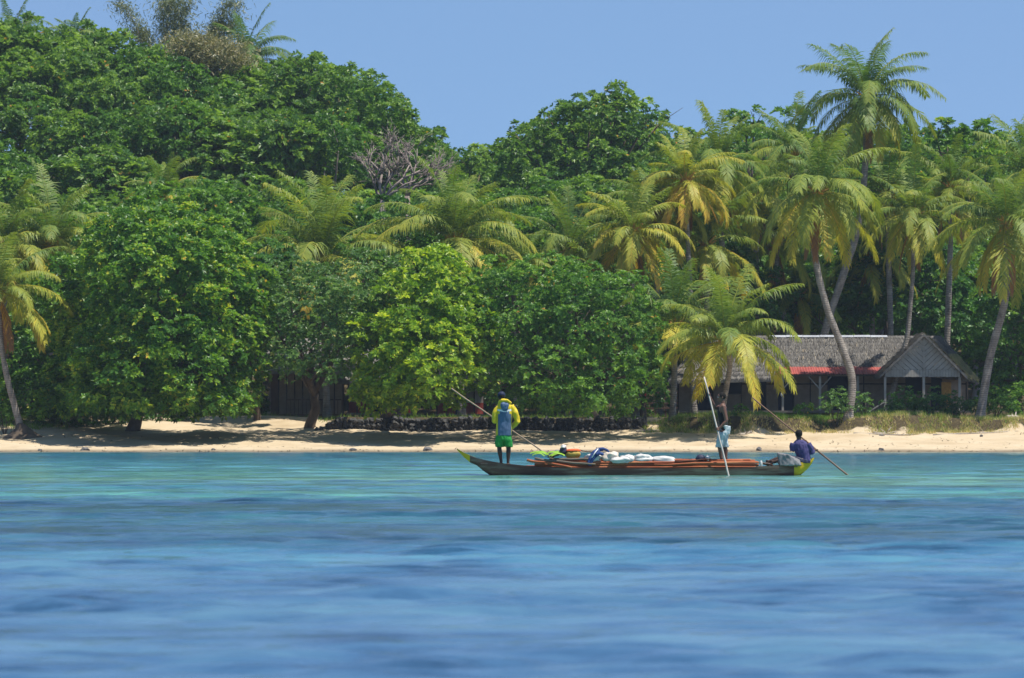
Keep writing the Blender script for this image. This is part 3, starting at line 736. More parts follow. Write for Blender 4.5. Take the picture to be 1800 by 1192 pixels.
palm('palm wedged between the yellow round crown and its taller neighbour', (1152, 372), [(1155, 480), (1160, 735)], 283, L=3.8, n=18, seed=31, tone=.12, e_lo=-50)
palm('low palm behind the upright fronds of the young palm', (1240, 430), [(1242, 520), (1250, 735)], 284, L=3.9, n=18, seed=32, tone=.06, e_lo=-40)
palm('palm crown between the tall sky reaching palm and the big open crown', (1330, 352), [(1330, 470), (1340, 735)], 291, L=3.8, n=18, seed=33, tone=.1, e_lo=-50)
palm('low palm tucked behind the left side of the yellow round crown', (1052, 478), [(1052, 560), (1055, 735)], 280, L=3.7, n=18, seed=34, tone=.06, e_lo=-30, nuts=False)
palm('palm crown low right of the bowed trunk above the ridge', (1530, 450), [(1532, 520), (1535, 700)], 294, L=3.6, n=16, seed=35, tone=.06, e_lo=-50)
palm('palm crown cut by the right edge of the view', (1815, 310), [(1815, 450), (1810, 700)], 283, L=4.4, n=22, seed=23, tone=.0, e_lo=-60)
palm('ragged palm on the hill skyline right of the feathery bamboo', (432, 106), vert(437, 108, 0, 300), 374, L=4.4, n=24, seed=24, tone=-.12, e_lo=-35, rad=.15, nuts=False, dead=0, group='palms on the hill skyline')
palm('palm top showing over the hill at the far left corner', (25, 62), vert(25, 62, 0, 300), 384, L=3.4, n=14, seed=25, tone=-.08, e_lo=0, nuts=False, dead=0, group='palms on the hill skyline')
palm('low palm top on the hill skyline left of the bamboo', (130, 72), vert(130, 72, 0, 300), 384, L=3.0, n=12, seed=26, tone=-.08, e_lo=0, nuts=False, dead=0, group='palms on the hill skyline')
# root mound of the left palm
def mound():
    R = random.Random(3); mb = MB()
    c = P(40, 766, 264); 
    mb.loft([(0, 0, -.35, 1.2, .9), (0, 0, -.1, 1.05, .8), (.0, 0, .12, .7, .55), (-.05, 0, .38, .36, .32), (-.08, 0, .62, .2, .2)], seg=26)
    me = mb.mesh('root_mound', M['bark'])
    for v in me.vertices:
        d = mnoise.noise(v.co * 3.5) * .12; v.co += Vector((v.co.x, v.co.y, .3)).normalized() * d
    tag(link('root_mound', me, None, c), 'dark mat of roots round the foot of the left palm', 'root mound')
mound()

# ---------------------------------------------------------------- bamboo, dry bush, dead tree
def bamboo(label, culms, D, seed):
    R = random.Random(seed); rng = np.random.default_rng(seed)
    bx = PX(culms[0][0][0], D); bz = float(ground_z(bx, D)); o = thing('bamboo', (bx, D, bz), label, 'bamboo', 'feathery bamboo on the hill top')
    base = Vector((bx, D, bz))
    Vs, Fs, vs = [], [], []; off = 0; mb = MB()
    for c in culms:
        pts = [P(a, b, D) - base for a, b in c]; pts[0] = Vector((pts[0].x, 0, 0))
        dd = R.uniform(-1, 1)
        for i, p in enumerate(pts): p.y += dd * i * .3
        mb.tube(pts, [.05 * (1 - .8 * i / (len(pts) - 1)) for i in range(len(pts))], 5)
        n = 1200
        seg = rng.integers(max(1, len(pts) - 4), len(pts), n); f = rng.random(n)
        A = np.array([list(p) for p in pts]); b = A[seg - 1] + (A[seg] - A[seg - 1]) * f[:, None]
        b = b + rng.normal(0, .42, (n, 3)) * (.5 + np.sin(seg[:, None] * 2 + f[:, None] * 9) ** 2)
        d = nrm(rng.normal(size=(n, 3)) * [1, 1, .6] + [0, 0, -.9]); ln = rng.uniform(.22, .6, (n, 1)); sdv = nrm(np.cross(d, rng.normal(size=(n, 3)))) * .034
        V = np.stack([b - sdv, b + sdv, b + d * ln], 1).reshape(-1, 3)
        Fs.append(np.arange(3 * n).reshape(-1, 3) + off); off += 3 * n; Vs.append(V); vs.append(rng.random(n))
    mb.build('culm', M['twig'], o)
    link('foliage', mesh_np('foliage', np.concatenate(Vs), np.concatenate(Fs), M['bamboo_leaf'], np.concatenate(vs)), o)
bamboo('thin bamboo plume arching left above the hill', [[(270, 150), (255, 90), (240, 45), (222, 15), (208, 4)], [(275, 150), (262, 80), (250, 60), (245, 50)]], 377, 1)
bamboo('thick feathery bamboo clump leaving the top of the view', [[(300, 150), (292, 80), (285, 30), (283, -10)], [(305, 150), (305, 80), (308, 30), (312, -15)], [(300, 150), (312, 60), (325, 20), (330, -5)], [(296, 150), (290, 70), (298, 20), (300, -5)], [(310, 150), (325, 70), (328, 45)]], 378, 2)
bamboo('airy bamboo plume arching right beside the skyline palm', [[(360, 150), (375, 60), (392, 20), (405, 5), (420, 12)], [(355, 150), (365, 70), (380, 45), (395, 40)], [(370, 150), (380, 80), (400, 50), (415, 35)]], 379, 3)

def twiggy(name, label, cat, spec, D, seed, n, mat, wid=.025, leafn=0):
    R = random.Random(seed); rng = np.random.default_rng(seed)
    lo = px_lobes(spec, D); bx = lo[0][0]; bz = float(ground_z(bx, D)); o = thing(name, (bx, D, bz), label, cat)
    mb = MB(); mb.tube([(0, 0, -.2), (0, 0, lo[0][2] - bz)], [.08, .03], 5); mb.build('stem', M['twig'], o)
    Vs = []; vs = []
    for (x, y, z, rx, ry, rz) in lo:
        k = n
        b = np.array([x - bx, y - D, z - bz]) + rng.normal(size=(k, 3)) * .52 * np.array([rx, ry, rz])
        d = nrm(rng.normal(size=(k, 3)) + [0, 0, .5]); ln = rng.uniform(.15, .5, (k, 1)); sd = nrm(np.cross(d, rng.normal(size=(k, 3)))) * wid
        Vs.append(np.stack([b - sd, b + sd, b + d * ln], 1).reshape(-1, 3)); vs.append(rng.random(k))
    V = np.concatenate(Vs)
    link('foliage', mesh_np('foliage', V, np.arange(len(V)).reshape(-1, 3), mat, np.concatenate(vs)), o)
twiggy('dry_bush', 'tan brown dry bush on the hill top below the bamboo', 'bush', [(365, 95, 50, 30, 0, 2), (335, 78, 40, 18, 0, 2), (400, 100, 40, 28, 0, 2), (350, 110, 40, 25, 0, 1.5)], 366, 5, 2800, M['dry_leaf'], wid=.05)

def dead_tree(label, D, root, tips, seed):
    R = random.Random(seed)
    b = Vector((PX(root[0], D), D, 0)); b.z = float(ground_z(b.x, D))
    o = thing('dead_tree', b, label, 'tree')
    mb = MB()
    start = P(root[0], root[1], D) - b
    mb.tube([Vector((-.6, .3, -.3)), start.lerp(Vector((0, 0, 0)), .5) + Vector((.3, 0, 0)), start], [.3, .22, .17], 8)
    mb.build('trunk', M['dead_bark'], o)
    mb = MB()
    def grow(p, d, ln, r, lev):
        q = p + d * ln; m = p + d * ln * .5 + Vector((R.uniform(-.1, .1), R.uniform(-.1, .1), R.uniform(-.1, .1))) * ln
        mb.tube([p, m, q], [r, r * .8, r * .6], 5 if lev < 2 else 3)
        if lev >= 5: return
        for k in range(3 if lev < 4 else 2):
            nd = (d + Vector((R.uniform(-1, 1), R.uniform(-.8, .8), R.uniform(-.45, .5))) * .9).normalized()
            grow(q if k else m, nd, ln * R.uniform(.6, .85), r * .62, lev + 1)
    for t in tips:
        e = P(t[0], t[1], D) - b; d = (e - start)
        grow(start, d.normalized(), d.length * .5, .11, 1)
    br = mb.build('branches', M['dead_bark'], o)
dead_tree('leafless pale pinkish tree with fine twigs high in the middle of the slope', 297, (672, 352), [(640, 285), (670, 262), (705, 258), (745, 275), (775, 300)], 8)
dead_tree('smaller bare branched tree just right of the leafless pinkish one', 299, (715, 345), [(700, 290), (735, 270), (770, 290)], 12)

# ---------------------------------------------------------------- undergrowth, bank grass
def shrub(label, px, py, w, h, D, mat, seed, leaf=(.16, .07), name='shrub', group=None, **kw):
    spec = [(px, py, w * .5, h * .5)] + [(px + (w * .38) * s, py + h * .18, w * .28, h * .32, -.2) for s in (-1, 1)]
    lo = px_lobes(spec, D); bx = PX(px, D); bz = float(ground_z(bx, D))
    o = thing(name, (bx, D, bz), label, 'shrub', group)
    rel = [(a - bx, b - D, c - bz, d, min(e, .8), f) for a, b, c, d, e, f in lo]
    link('foliage', crown_mesh('foliage', rel, M[mat], seed, dens=5, puff=(.14, .3), leaf=leaf, k=6, ros_per=22, lowcut=-.9, **kw), o)
    mb = MB()
    for q in range(6):
        a = q * 1.05; mb.tube([(0, 0, -.1), (math.cos(a) * .15, math.sin(a) * .15, .3), (math.cos(a) * .5 * w / 40, math.sin(a) * .3, max(.4, rel[0][2]))], [.025, .02, .008], 4)
    mb.build('stem', M['bark'], o)
shrub('grey green shrub at the foot of the bowed palm trunk', 1468, 703, 40, 46, 268, 'shrub_leaf', 1)
shrub('grey green sprig shrub right of the bowed palm trunk', 1517, 708, 28, 34, 269, 'shrub_leaf', 2)
shrub('bright green leafy plant before the veranda middle post', 1410, 716, 26, 20, 269, 'almond_bright', 3)
shrub('low bright green plant on the bank beside the standing poler', 1300, 724, 26, 16, 269, 'almond_bright', 4)
shrub('dark bush under the porch gable, left one', 1590, 708, 60, 46, 274, 'dark_leaf', 5)
shrub('dark bush under the porch gable, middle one', 1638, 708, 60, 44, 273.6, 'dark_leaf', 6)
shrub('dark bush right of the porch beside the leaning palm foot', 1690, 712, 56, 38, 273, 'dark_leaf', 7)
shrub('green bush right of the leaning palm foot', 1752, 706, 56, 46, 273, 'almond', 8)
shrub('green bush at the right edge on the bank', 1800, 702, 50, 56, 275, 'almond', 9)
shrub('sunlit bush between trunks under the broad dense tree', 1098, 706, 34, 44, 279, 'lime_leaf', 10)
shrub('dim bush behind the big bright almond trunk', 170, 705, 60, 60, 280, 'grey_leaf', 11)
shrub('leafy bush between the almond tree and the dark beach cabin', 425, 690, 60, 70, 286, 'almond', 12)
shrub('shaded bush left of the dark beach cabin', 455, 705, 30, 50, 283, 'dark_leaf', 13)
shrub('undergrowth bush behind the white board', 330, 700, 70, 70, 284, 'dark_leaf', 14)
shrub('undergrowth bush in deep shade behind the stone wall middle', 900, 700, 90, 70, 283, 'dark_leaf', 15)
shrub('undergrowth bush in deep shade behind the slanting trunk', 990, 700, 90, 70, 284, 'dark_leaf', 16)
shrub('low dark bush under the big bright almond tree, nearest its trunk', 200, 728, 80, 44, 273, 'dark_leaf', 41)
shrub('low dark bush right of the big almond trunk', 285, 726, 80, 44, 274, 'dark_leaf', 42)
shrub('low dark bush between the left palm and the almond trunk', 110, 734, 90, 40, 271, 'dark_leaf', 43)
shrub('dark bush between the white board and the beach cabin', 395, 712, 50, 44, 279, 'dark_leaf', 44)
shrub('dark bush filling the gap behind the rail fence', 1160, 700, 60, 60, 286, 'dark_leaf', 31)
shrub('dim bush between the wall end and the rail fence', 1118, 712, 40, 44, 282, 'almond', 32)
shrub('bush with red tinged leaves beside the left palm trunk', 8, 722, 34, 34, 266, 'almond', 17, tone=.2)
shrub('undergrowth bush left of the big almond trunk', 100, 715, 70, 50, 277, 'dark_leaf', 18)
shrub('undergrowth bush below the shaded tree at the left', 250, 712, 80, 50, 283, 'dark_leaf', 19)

def ground_blades(name, label, boxes, seed, mat='grass'):
    rng = np.random.default_rng(seed); Vs = []; vs = []
    for (p0, p1, D0, D1, n, h, v0, v1) in boxes:
        Dd = rng.uniform(D0, D1, n); px = rng.uniform(p0, p1, n)
        cl = np.sin(px * .13) * np.sin(px * .047 + Dd) > rng.uniform(-.75, .85, n)
        Dd, px = Dd[cl], px[cl]; m = len(px)
        x = (px - CX) / FPX * Dd; z = ground_z(x, Dd)
        b = np.stack([x, Dd, z - .02], -1)
        d = nrm(rng.normal(size=(m, 3)) * [.5, .5, .15] + [0, 0, 1]); ln = h * rng.uniform(.4, 1.2, (m, 1)); sd = nrm(np.cross(d, rng.normal(size=(m, 3)))) * .018
        Vs.append(np.stack([b - sd, b + sd, b + d * ln], 1).reshape(-1, 3)); vs.append(rng.uniform(v0, v1, m))
    V = np.concatenate(Vs)
    tag(link(name, mesh_np(name, V, np.arange(len(V)).reshape(-1, 3), M[mat], np.concatenate(vs))), label, kind='stuff')
ground_blades('grass', 'dry and green grass on the eroded bank below the thatched house',
    [(1170, 1830, 265.8, 269, 17000, .2, .45, 1), (1170, 1830, 268, 274, 15000, .3, .1, .6), (1330, 1530, 268.3, 270.5, 9000, .32, 0, .35),
     (0, 120, 268, 276, 2500, .3, 0, .5), (1130, 1320, 266, 270, 6000, .3, .1, .7), (1530, 1830, 266, 270, 6000, .3, .3, .8)], 3)
ground_blades('ground_cover', 'shaded low weeds and litter under the trees', [(-40, 560, 277, 292, 9000, .3, 0, .5), (560, 1180, 270, 290, 9000, .3, 0, .5), (1180, 1840, 274, 292, 6000, .35, 0, .5)], 4)

# ---------------------------------------------------------------- stones, driftwood
def stone_meshes(n, mat, seed):
    out = []
    for k in range(n):
        mb = MB(); mb.ball((0, 0, 0), (1, 1, 1), seg=8, rings=5); me = mb.mesh('stone', mat)
        for v in me.vertices:
            v.co = v.co * (1 + mnoise.noise(v.co * 1.3 + Vector((k * 7.1 + seed, 0, 0))) * .45)
        for p in me.polygons: p.use_smooth = False
        out.append(me)
    return out
SM = stone_meshes(6, M['shaded_stone'], 0); BS = stone_meshes(5, M['beach_stone'], 50)
R = random.Random(9)
wall = thing('stone_wall', (PX(840, 268.3), 268.3, .95), 'rough stone retaining wall coloured dark for tree shade between beach and cabins', 'wall')
x = PX(558, 268.3)
cnt = 0
while x < PX(1135, 268.3):
    w = R.uniform(.22, .36)
    endf = min(1, (x - PX(558, 268.3)) / 2.2 + .35)
    z = .9
    while z < .9 + .74 * endf - .1:
        h = R.uniform(.13, .19)
        s = link('stone', R.choice(SM), wall, (x - wall.location.x + R.uniform(-.06, .06), R.uniform(-.12, .08), z + h - wall.location.z))
        s.scale = (w * .62, .3, h * 1.12); s.rotation_euler = (R.uniform(-.2, .2), R.uniform(-.25, .25), R.uniform(0, .5)); cnt += 1
        z += h * 1.62
    x += w * 1.0
for k, (px, py, w, h, lab) in enumerate([(150, 788, 16, 7, 'flat dark stone at the water edge below the left almond tree'), (70, 793, 9, 4, 'tiny stone at the water edge near the left palm'), (375, 791, 9, 5, 'small dark stone near the water edge in front of the almond shade'),
        (620, 790, 14, 6, 'brown stone at the water edge left of the canoe bow'), (752, 788, 20, 8, 'largest dark stone at the water edge just left of the canoe bow'),
        (1334, 788, 13, 8, 'blue grey stone at the water edge behind the canoe stern'), (1549, 787, 11, 6, 'pale grey stone at the water edge right of the canoe'), (1550, 763, 12, 4, 'small dark stone on dry sand below the porch'), (1725, 762, 8, 4, 'small stone on dry sand near the right end'), (1062, 780, 5, 3, 'pebble on the sand above the cargo')]):
    zz = 252.5 if py > 770 else 264
    xx = PX(px, zz); g = float(ground_z(xx, zz))
    D2 = zz
    o = link('beach_stone', BS[k % 5], None, (xx, D2, g + h / 2 / 36 * .5)); o.scale = (w / 2 / 35, w / 2.6 / 35, h / 2 / 35 * 1.2); o.rotation_euler = (0, 0, k)
    tag(o, lab, 'stone', 'stones on the beach')
for k, (pa, pb, D2, r, lab) in enumerate([((1300, 752), (1322, 755), 265.4, .09, 'bleached driftwood chunk below the small front palm'), ((1500, 756), (1640, 753), 265.6, .045, 'long thin bleached branch along the foot of the bank'), ((1535, 750), (1575, 742), 266, .08, 'grey roots sticking from the bank below the porch'), ((1640, 754), (1790, 757), 265.4, .04, 'long pale stick along the bank foot at the right'), ((1770, 735), (1795, 742), 268, .16, 'mossy brown stump on the bank at the right edge'), ((1120, 745), (1165, 741), 266.4, .09, 'grey log at the end of the stone wall')]):
    mb = MB(); a = P(*pa, D2); b = P(*pb, D2 + .4); RR = random.Random(k)
    pts = [a.lerp(b, t) + Vector((0, RR.uniform(-.05, .05), RR.uniform(-.05, .05))) for t in (0, .3, .6, 1)]
    zc = sum((p.z for p in pts)) / 4; g = float(ground_z(pts[1].x, pts[1].y))
    pts = [Vector((p.x, p.y, float(ground_z(p.x, p.y)) + r * .5)) for p in pts]
    c = pts[0].copy(); mb.tube([p - c for p in pts], [r, r * .8, r * .7, r * .3], 7, wob=.2, R=RR)
    for q in range(3):
        s = (pts[1] - c).lerp(pts[2] - c, RR.random()); mb.tube([s, s + Vector((RR.uniform(-.5, .5), RR.uniform(-.3, .3), RR.uniform(.1, .35)))], [r * .4, r * .1], 4)
    tag(mb.build('driftwood', M['drift'], None, c), lab, 'driftwood', 'driftwood along the bank')

def litter():
    rng = np.random.default_rng(12); n = 2600
    y = np.concatenate([250.9 + rng.normal(0, .25, 900) , rng.uniform(252, 267, n - 900)]); px = rng.uniform(-60, 1860, n)
    y[:900] += .5 * np.sin(px[:900] * .05)
    keep = (y < 252) | (np.sin(px * .021 + y) > rng.uniform(-.6, 1, n)); y = y[keep]; px = px[keep]; m = len(y)
    x = (px - CX) / FPX * y; b = np.stack([x, y, ground_z(x, y) + .012], -1)
    d = nrm(rng.normal(size=(m, 3)) * [1, 1, .25]) * rng.uniform(.05, .2, (m, 1)); sd = nrm(np.cross(d, rng.normal(size=(m, 3)) * [.3, .3, 1])) * rng.uniform(.02, .05, (m, 1)); sd[:, 2] = np.abs(sd[:, 2])
    d[:, 2] = np.abs(d[:, 2])
    V = np.stack([b - sd * [1, 1, 0], b + sd, b + d], 1).reshape(-1, 3)
    tag(link('beach_litter', mesh_np('beach_litter', V, np.arange(3 * m).reshape(-1, 3), M['bark'])), 'dry leaves and seaweed scraps strewn on the sand', kind='stuff')
litter()

# ---------------------------------------------------------------- straw blades for thatch
def straw(parent, quads, n, seed, length=.55, lift=.03, name='thatch', mat='straw'):
    """quads: (ridge a, ridge b, eave b, eave a) in parent space; blades run down the slope, ragged at eave"""
    rng = np.random.default_rng(seed); Vs = []; vs = []
    for a, b, c, d in quads:
        a, b, c, d = [np.array(p, float) for p in (a, b, c, d)]
        nr = nrm(np.cross(b - a, d - a)); nr = nr if nr[2] > 0 else -nr
        u = rng.random((n, 1)); v = rng.random((n, 1)) ** .9; v = np.floor(v * 9 + rng.random((n, 1)) * .35) / 9.2
        p = (a * (1 - u) + b * u) * (1 - v) + (d * (1 - u) + c * u) * v
        dn = nrm(((d * (1 - u) + c * u) - (a * (1 - u) + b * u))); sd = nrm(b - a)
        dirn = nrm(dn + sd * rng.normal(0, .13, (n, 1)) + nr * rng.normal(.03, .05, (n, 1)))
        ln = length * rng.uniform(.5, 1.2, (n, 1)); w = rng.uniform(.012, .03, (n, 1))
        p = p + nr * (lift + rng.uniform(0, .05, (n, 1)))
        Vs.append(np.stack([p - sd * w, p + sd * w, p + dirn * ln + nr * .01], 1).reshape(-1, 3))
        vs.append(np.clip(rng.normal(.45, .22, n), 0, 1))
    V = np.concatenate(Vs)
    o = link(name, mesh_np(name, V, np.arange(len(V)).reshape(-1, 3), M[mat], np.concatenate(vs)), parent)
    o['kind'] = 'stuff'
    return o

# ---------------------------------------------------------------- thatched house
def thatched_house():
    DF = 283.0
    base = Vector((PX(1430, DF), DF, float(ground_z(PX(1430, DF), DF))))
    h = thing('thatched_house', base, 'long low house with grey thatched roof, red tin veranda strip and gabled porch', 'house')
    def q(px, py, dy=0.0):
        v = P(px, py, DF + dy); return v - base
    def zof(py, dy=0.0): return q(0, py, dy).z
    zf = zof(722); ze = zof(662); zt = zof(655)
    X = lambda px, dy=0: PX(px, DF + dy) - base.x
    # deck and piles
    mb = MB(); mb.box(X(1190), -1.9, zf - .12, X(1560), 4.2, zf - .002); mb.box(X(1556), -5.1, zf - .12, X(1700), 4.2, zf - .004); mb.build('deck', M['weathered'], h)
    for k, px in enumerate((1196, 1225, 1260, 1322, 1373, 1438, 1504, 1553)):
        mb = MB(); mb.box(X(px) - .07, -1.82, -.4, X(px) + .07, -1.68, zf - .12); mb.build('pile', M['weathered'], h)
    # back and side walls (dark interior)
    mb = MB(); mb.box(X(1190), 4.0, -.3, X(1700), 4.1, zt + .3); mb.box(X(1190) - .06, .06, zf, X(1190), 4.0, zt); mb.box(X(1700), .06, zf, X(1700) + .06, 4.0, zt); mb.build('rear_wall', M['woven'], h)
    # front wall: brown woven panels, navy sheets coloured as the shade in the openings
    seg = [(1192, 1220, 'w'), (1220, 1253, 'n'), (1253, 1277, 'w'), (1277, 1303, 'win'), (1303, 1322, 'w'), (1324, 1346, 'n'), (1346, 1368, 'w'), (1368, 1395, 'n'), (1395, 1424, 'w'), (1424, 1455, 'w'), (1455, 1491, 'n'), (1491, 1518, 'w'), (1518, 1553, 'w'),
           (1556, 1592, 'w'), (1592, 1620, 'win'), (1620, 1637, 'w'), (1637, 1655, 'n'), (1655, 1698, 'w')]
    for a, b, t in seg:
        if t == 'w':
            mb = MB(); mb.box(X(a) + .02, .0, zf, X(b) - .02, .05, zt + .25); p = mb.build('panel', M['woven'], h)
            mb = MB(); zr = zof(675); mb.box(X(a) + .0, -.03, zr - .035, X(b), -.003, zr + .035)
            mb.box(X(a) - .02, -.035, zf, X(a) + .035, -.004, zt); mb.build('batten', M['lath'], p)
        elif t == 'n':
            mb = MB(); n = 12
            xs = [X(a) + (X(b) - X(a)) * i / n for i in range(n + 1)]
            V = []; F = []
            for i, x in enumerate(xs):
                V += [(x, .10 + .03 * (i % 2), zf + .02), (x, .10 + .03 * (i % 2), zt + .2)]
            for i in range(n): F.append((2 * i, 2 * i + 2, 2 * i + 3, 2 * i + 1))
            mb.add(V, F, 0, True); mb.build('door_dark_sheet', M['opening_shade'], h)
        else:
            zs = zof(694)
            mb = MB(); mb.box(X(a) + .01, 0, zf, X(b) - .01, .05, zs); mb.build('panel', M['woven'], h)
            mb = MB(); mb.box(X(a) + .01, -.02, zs + .002, X(b) - .01, .03, zs + .05); mb.build('window_sill', M['weathered'], h)
            mb = MB(); mb.box(X(a), .12, zs + .05, X(b), .16, zt + .2); mb.build('window_dark_sheet', M['opening_shade'], h)
    # veranda posts with braces
    for px, br, wd in ((1322, 0, .10), (1373, 1, .12), (1438, 2, .12), (1504, 0, .12)):
        mb = MB(); mb.beam((X(px), -1.75, zf), (X(px), -1.75, ze), wd, wd); p = mb.build('veranda_post', M['grey_board'], h)
        for s in ([1] if br == 1 else [-1, 1] if br == 2 else []):
            mb = MB(); mb.beam((X(px) + s * .05, -1.75, zof(683)), (X(px) + s * .62, -1.75, ze - .02), .06, .06); mb.build('brace', M['grey_board'], p)
    mb = MB(); mb.beam((X(1190), -1.75, ze + .05), (X(1556), -1.75, ze + .05), .1, .1); mb.build('eave_beam', M['weathered'], h)
    mb = MB(); mb.ball((X(1371), -1.86, zof(694)), (.07, .07, .12), seg=8, rings=6); mb.build('lantern', M['white_paint'], h)
    # red tin awning: corrugated sheets, front low edge at 660, back at 648
    xa, xb = X(1362), X(1557); n = 6
    for k in range(n):
        x0 = xa + (xb - xa) * k / n; x1 = xa + (xb - xa) * (k + 1) / n + .04; m = 14; V = []; F = []
        for i in range(m + 1):
            x = x0 + (x1 - x0) * i / m; w = .018 * (1 if i % 2 else -1) + .004 * k % .008
            V += [(x, -2.05, zof(659) + .02 + w), (x, .15, zof(645) + .12 + w)]
        for i in range(m): F.append((2 * i, 2 * i + 2, 2 * i + 3, 2 * i + 1))
        mb = MB(); mb.add(V, F); mb.add([(x[0], x[1], x[2] - .012) for x in V], [f[::-1] for f in F]); mb.build('roof_sheet', M['red_tin'], h)
    # main roof: ridge 1240..1655 at 592, hips to both ends, gentle slope down to the eave
    zr = zof(592, 2.0); zeL = zof(668, -1.9); zeR = zof(647, -.3)
    RA, RB = (X(1238, 2.2), 2.2, zr), (X(1655, 2.2), 2.2, zr)
    E = lambda px, dy, py: (X(px, dy), dy, zof(py, dy))
    e0 = E(1176, -2.1, 668); e1 = E(1362, -2.1, 664); e2 = E(1366, -.35, 648); e3 = E(1560, -.35, 647); e4 = E(1716, -.5, 666)
    back0 = (X(1176), 6.4, zof(668)); back1 = (X(1716), 6.4, zof(668))
    rm = (X(1366, 2.2), 2.2, zr + .0); rn = (X(1560, 2.2), 2.2, zr)
    quads = [(RA, rm, e1, e0), (rm, rn, e3, e2), (rn, RB, e4, e3)]
    mb = MB()
    def slab(pts, m=0):
        t = Vector((0, 0, -.22)); V = [Vector(p) for p in pts] + [Vector(p) + t for p in pts]; k = len(pts)
        F = [tuple(range(k)), tuple(range(2 * k - 1, k - 1, -1))] + [(i, i + k, (i + 1) % k + k, (i + 1) % k) for i in range(k)]
        mb.add(V, F, m)
    for qd in quads: slab(qd)
    slab((RA, e0, back0)); slab((RB, back1, e4)); slab((RB, RA, back0, back1))
    roof = mb.build('roof', M['thatch'], h)
    straw(roof, quads + [(RB, RB, back1, e4)], 7000, 1, .6)
    f1 = Vector(e3).lerp(Vector(e4), .72); r1 = Vector(RB).lerp(Vector(e4), .45)
    straw(roof, [(r1 - Vector((.5, 0, 0)), r1, Vector(e4) + Vector((.12, -.1, -.1)), f1 + Vector((0, -.1, -.1)))], 1100, 6, .5, .09, 'ragged_lit_straw', 'dry_leaf')  # ragged corner straw, sunlight on it put into the tan colour
    mb = MB(); nrg = 7
    for k in range(nrg):
        xa, xb = X(1352, 2.2) + (X(1560, 2.2) - X(1352, 2.2)) * k / nrg, X(1352, 2.2) + (X(1560, 2.2) - X(1352, 2.2)) * (k + 1) / nrg - .02
        mb = MB(); zz = zr + .05 + .008 * (k % 2)
        mb.add([(xa, 1.98, zz - .07), (xb, 1.98, zz - .07), (xb, 2.2, zz + .04), (xa, 2.2, zz + .04), (xb, 2.42, zz - .07), (xa, 2.42, zz - .07)], [(0, 1, 2, 3), (3, 2, 4, 5)]); mb.build('ridge_cap', M['ridge_metal'], roof)
    # gabled porch in front
    dy = -5.0
    def g(px, py, d=dy): return Vector((X(px, d), d, zof(py, d)))
    ap = g(1624, 590); gl = g(1556, 650); gr = g(1688, 650); gb = zof(663, dy)
    mb = MB()
    for side, foot, out in ((-1, gl, g(1546, 660)), (1, gr, g(1700, 662))):
        a0 = ap + Vector((0, -.25, .12)); a1 = ap + Vector((0, 5.6, .12)); f0 = out + Vector((0, -.25, 0)); f1 = out + Vector((0, 4.4, 0))
        t = Vector((0, 0, -.16)); V = [a0, a1, f1, f0]; V = V + [v + t for v in V]
        F = [(0, 1, 2, 3), (7, 6, 5, 4), (0, 3, 7, 4), (1, 5, 6, 2), (3, 2, 6, 7), (0, 4, 5, 1)]
        mb.add(V, F)
    pr = mb.build('porch_roof', M['thatch'], h)
    straw(pr, [(ap + Vector((0, -.25, .14)), ap + Vector((0, 5.4, .14)), g(1546, 660) + Vector((0, 4.2, .02)), g(1546, 660) + Vector((0, -.25, .02))),
               (ap + Vector((0, -.25, .14)), ap + Vector((0, 5.4, .14)), g(1700, 662) + Vector((0, 4.2, .02)), g(1700, 662) + Vector((0, -.25, .02)))], 3500, 2, .45)
    # gable boards: diagonal, mirrored about the middle
    W = gr.x - gl.x; xm = ap.x
    for side in (-1, 1):
        ft = gl if side < 0 else gr
        n = 12
        for k in range(n):
            # boards run parallel to the opposite slope: from the middle post down and out
            t0, t1 = k / n, (k + 1) / n - .008
            # point on roof slope at parameter t, and on the base/middle
            s0 = ap.lerp(ft, t0); s1 = ap.lerp(ft, t1)
            # direction mirrored: goes down toward the middle
            dx = xm - ft.x; dz = ft.z - ap.z
            def end(p):
                # move towards middle and down until middle x or base z
                tx = abs((xm - p.x) / dx) if dx else 0; tz = abs((p.z - ft.z) / dz) if dz else 0
                tt = min(tx, tz) if tx > 0 else 0
                return Vector((p.x + dx * tt, p.y, p.z + dz * tt))
            ea, eb = end(s0), end(s1)
            if (ea - s0).length < .03 and (eb - s1).length < .03: continue
            V = [s0, s1, eb, ea]; tk = Vector((0, .025, 0)); o = Vector((0, -.003 * (k % 3), 0))
            V = [v + o for v in V]; V = V + [v + tk for v in V]
            mb = MB(); mb.add(V, [(0, 1, 2, 3), (7, 6, 5, 4), (0, 4, 5, 1), (1, 5, 6, 2), (2, 6, 7, 3), (3, 7, 4, 0)]); mb.build('board', M['grey_board'], h)
    n = 26
    for k in range(n):
        x0 = gl.x + W * k / n; x1 = gl.x + W * (k + 1) / n - .012
        mb = MB(); mb.box(x0, dy - .012, gb + .012 * (k % 3), x1, dy + .015, gl.z - .01); mb.build('slat', M['grey_board'], h)
    mb = MB(); mb.beam((xm, dy - .04, gl.z), (xm, dy - .04, ap.z - .05), .08, .05); mb.build('king_post', M['grey_board'], h)
    for px in (1556, 1624, 1687):
        mb = MB(); mb.beam((X(px, dy), dy + .1, zf - .1), (X(px, dy), dy + .1, gb + .1), .13, .13); mb.build('porch_post', M['grey_board'], h)
    mb = MB(); mb.box(X(1556, dy) - .08, dy + .02, gb - .0, X(1688, dy) + .08, dy + .12, gb + .1); mb.build('porch_beam', M['weathered'], h)
    # lit straw mat panel on the right of the porch and porch side lattice
    mb = MB(); mb.box(X(1655, -3), -3, zf, X(1672, -3), -2.95, zof(672, -3)); mb.build('mat_screen', M['husk'], h)
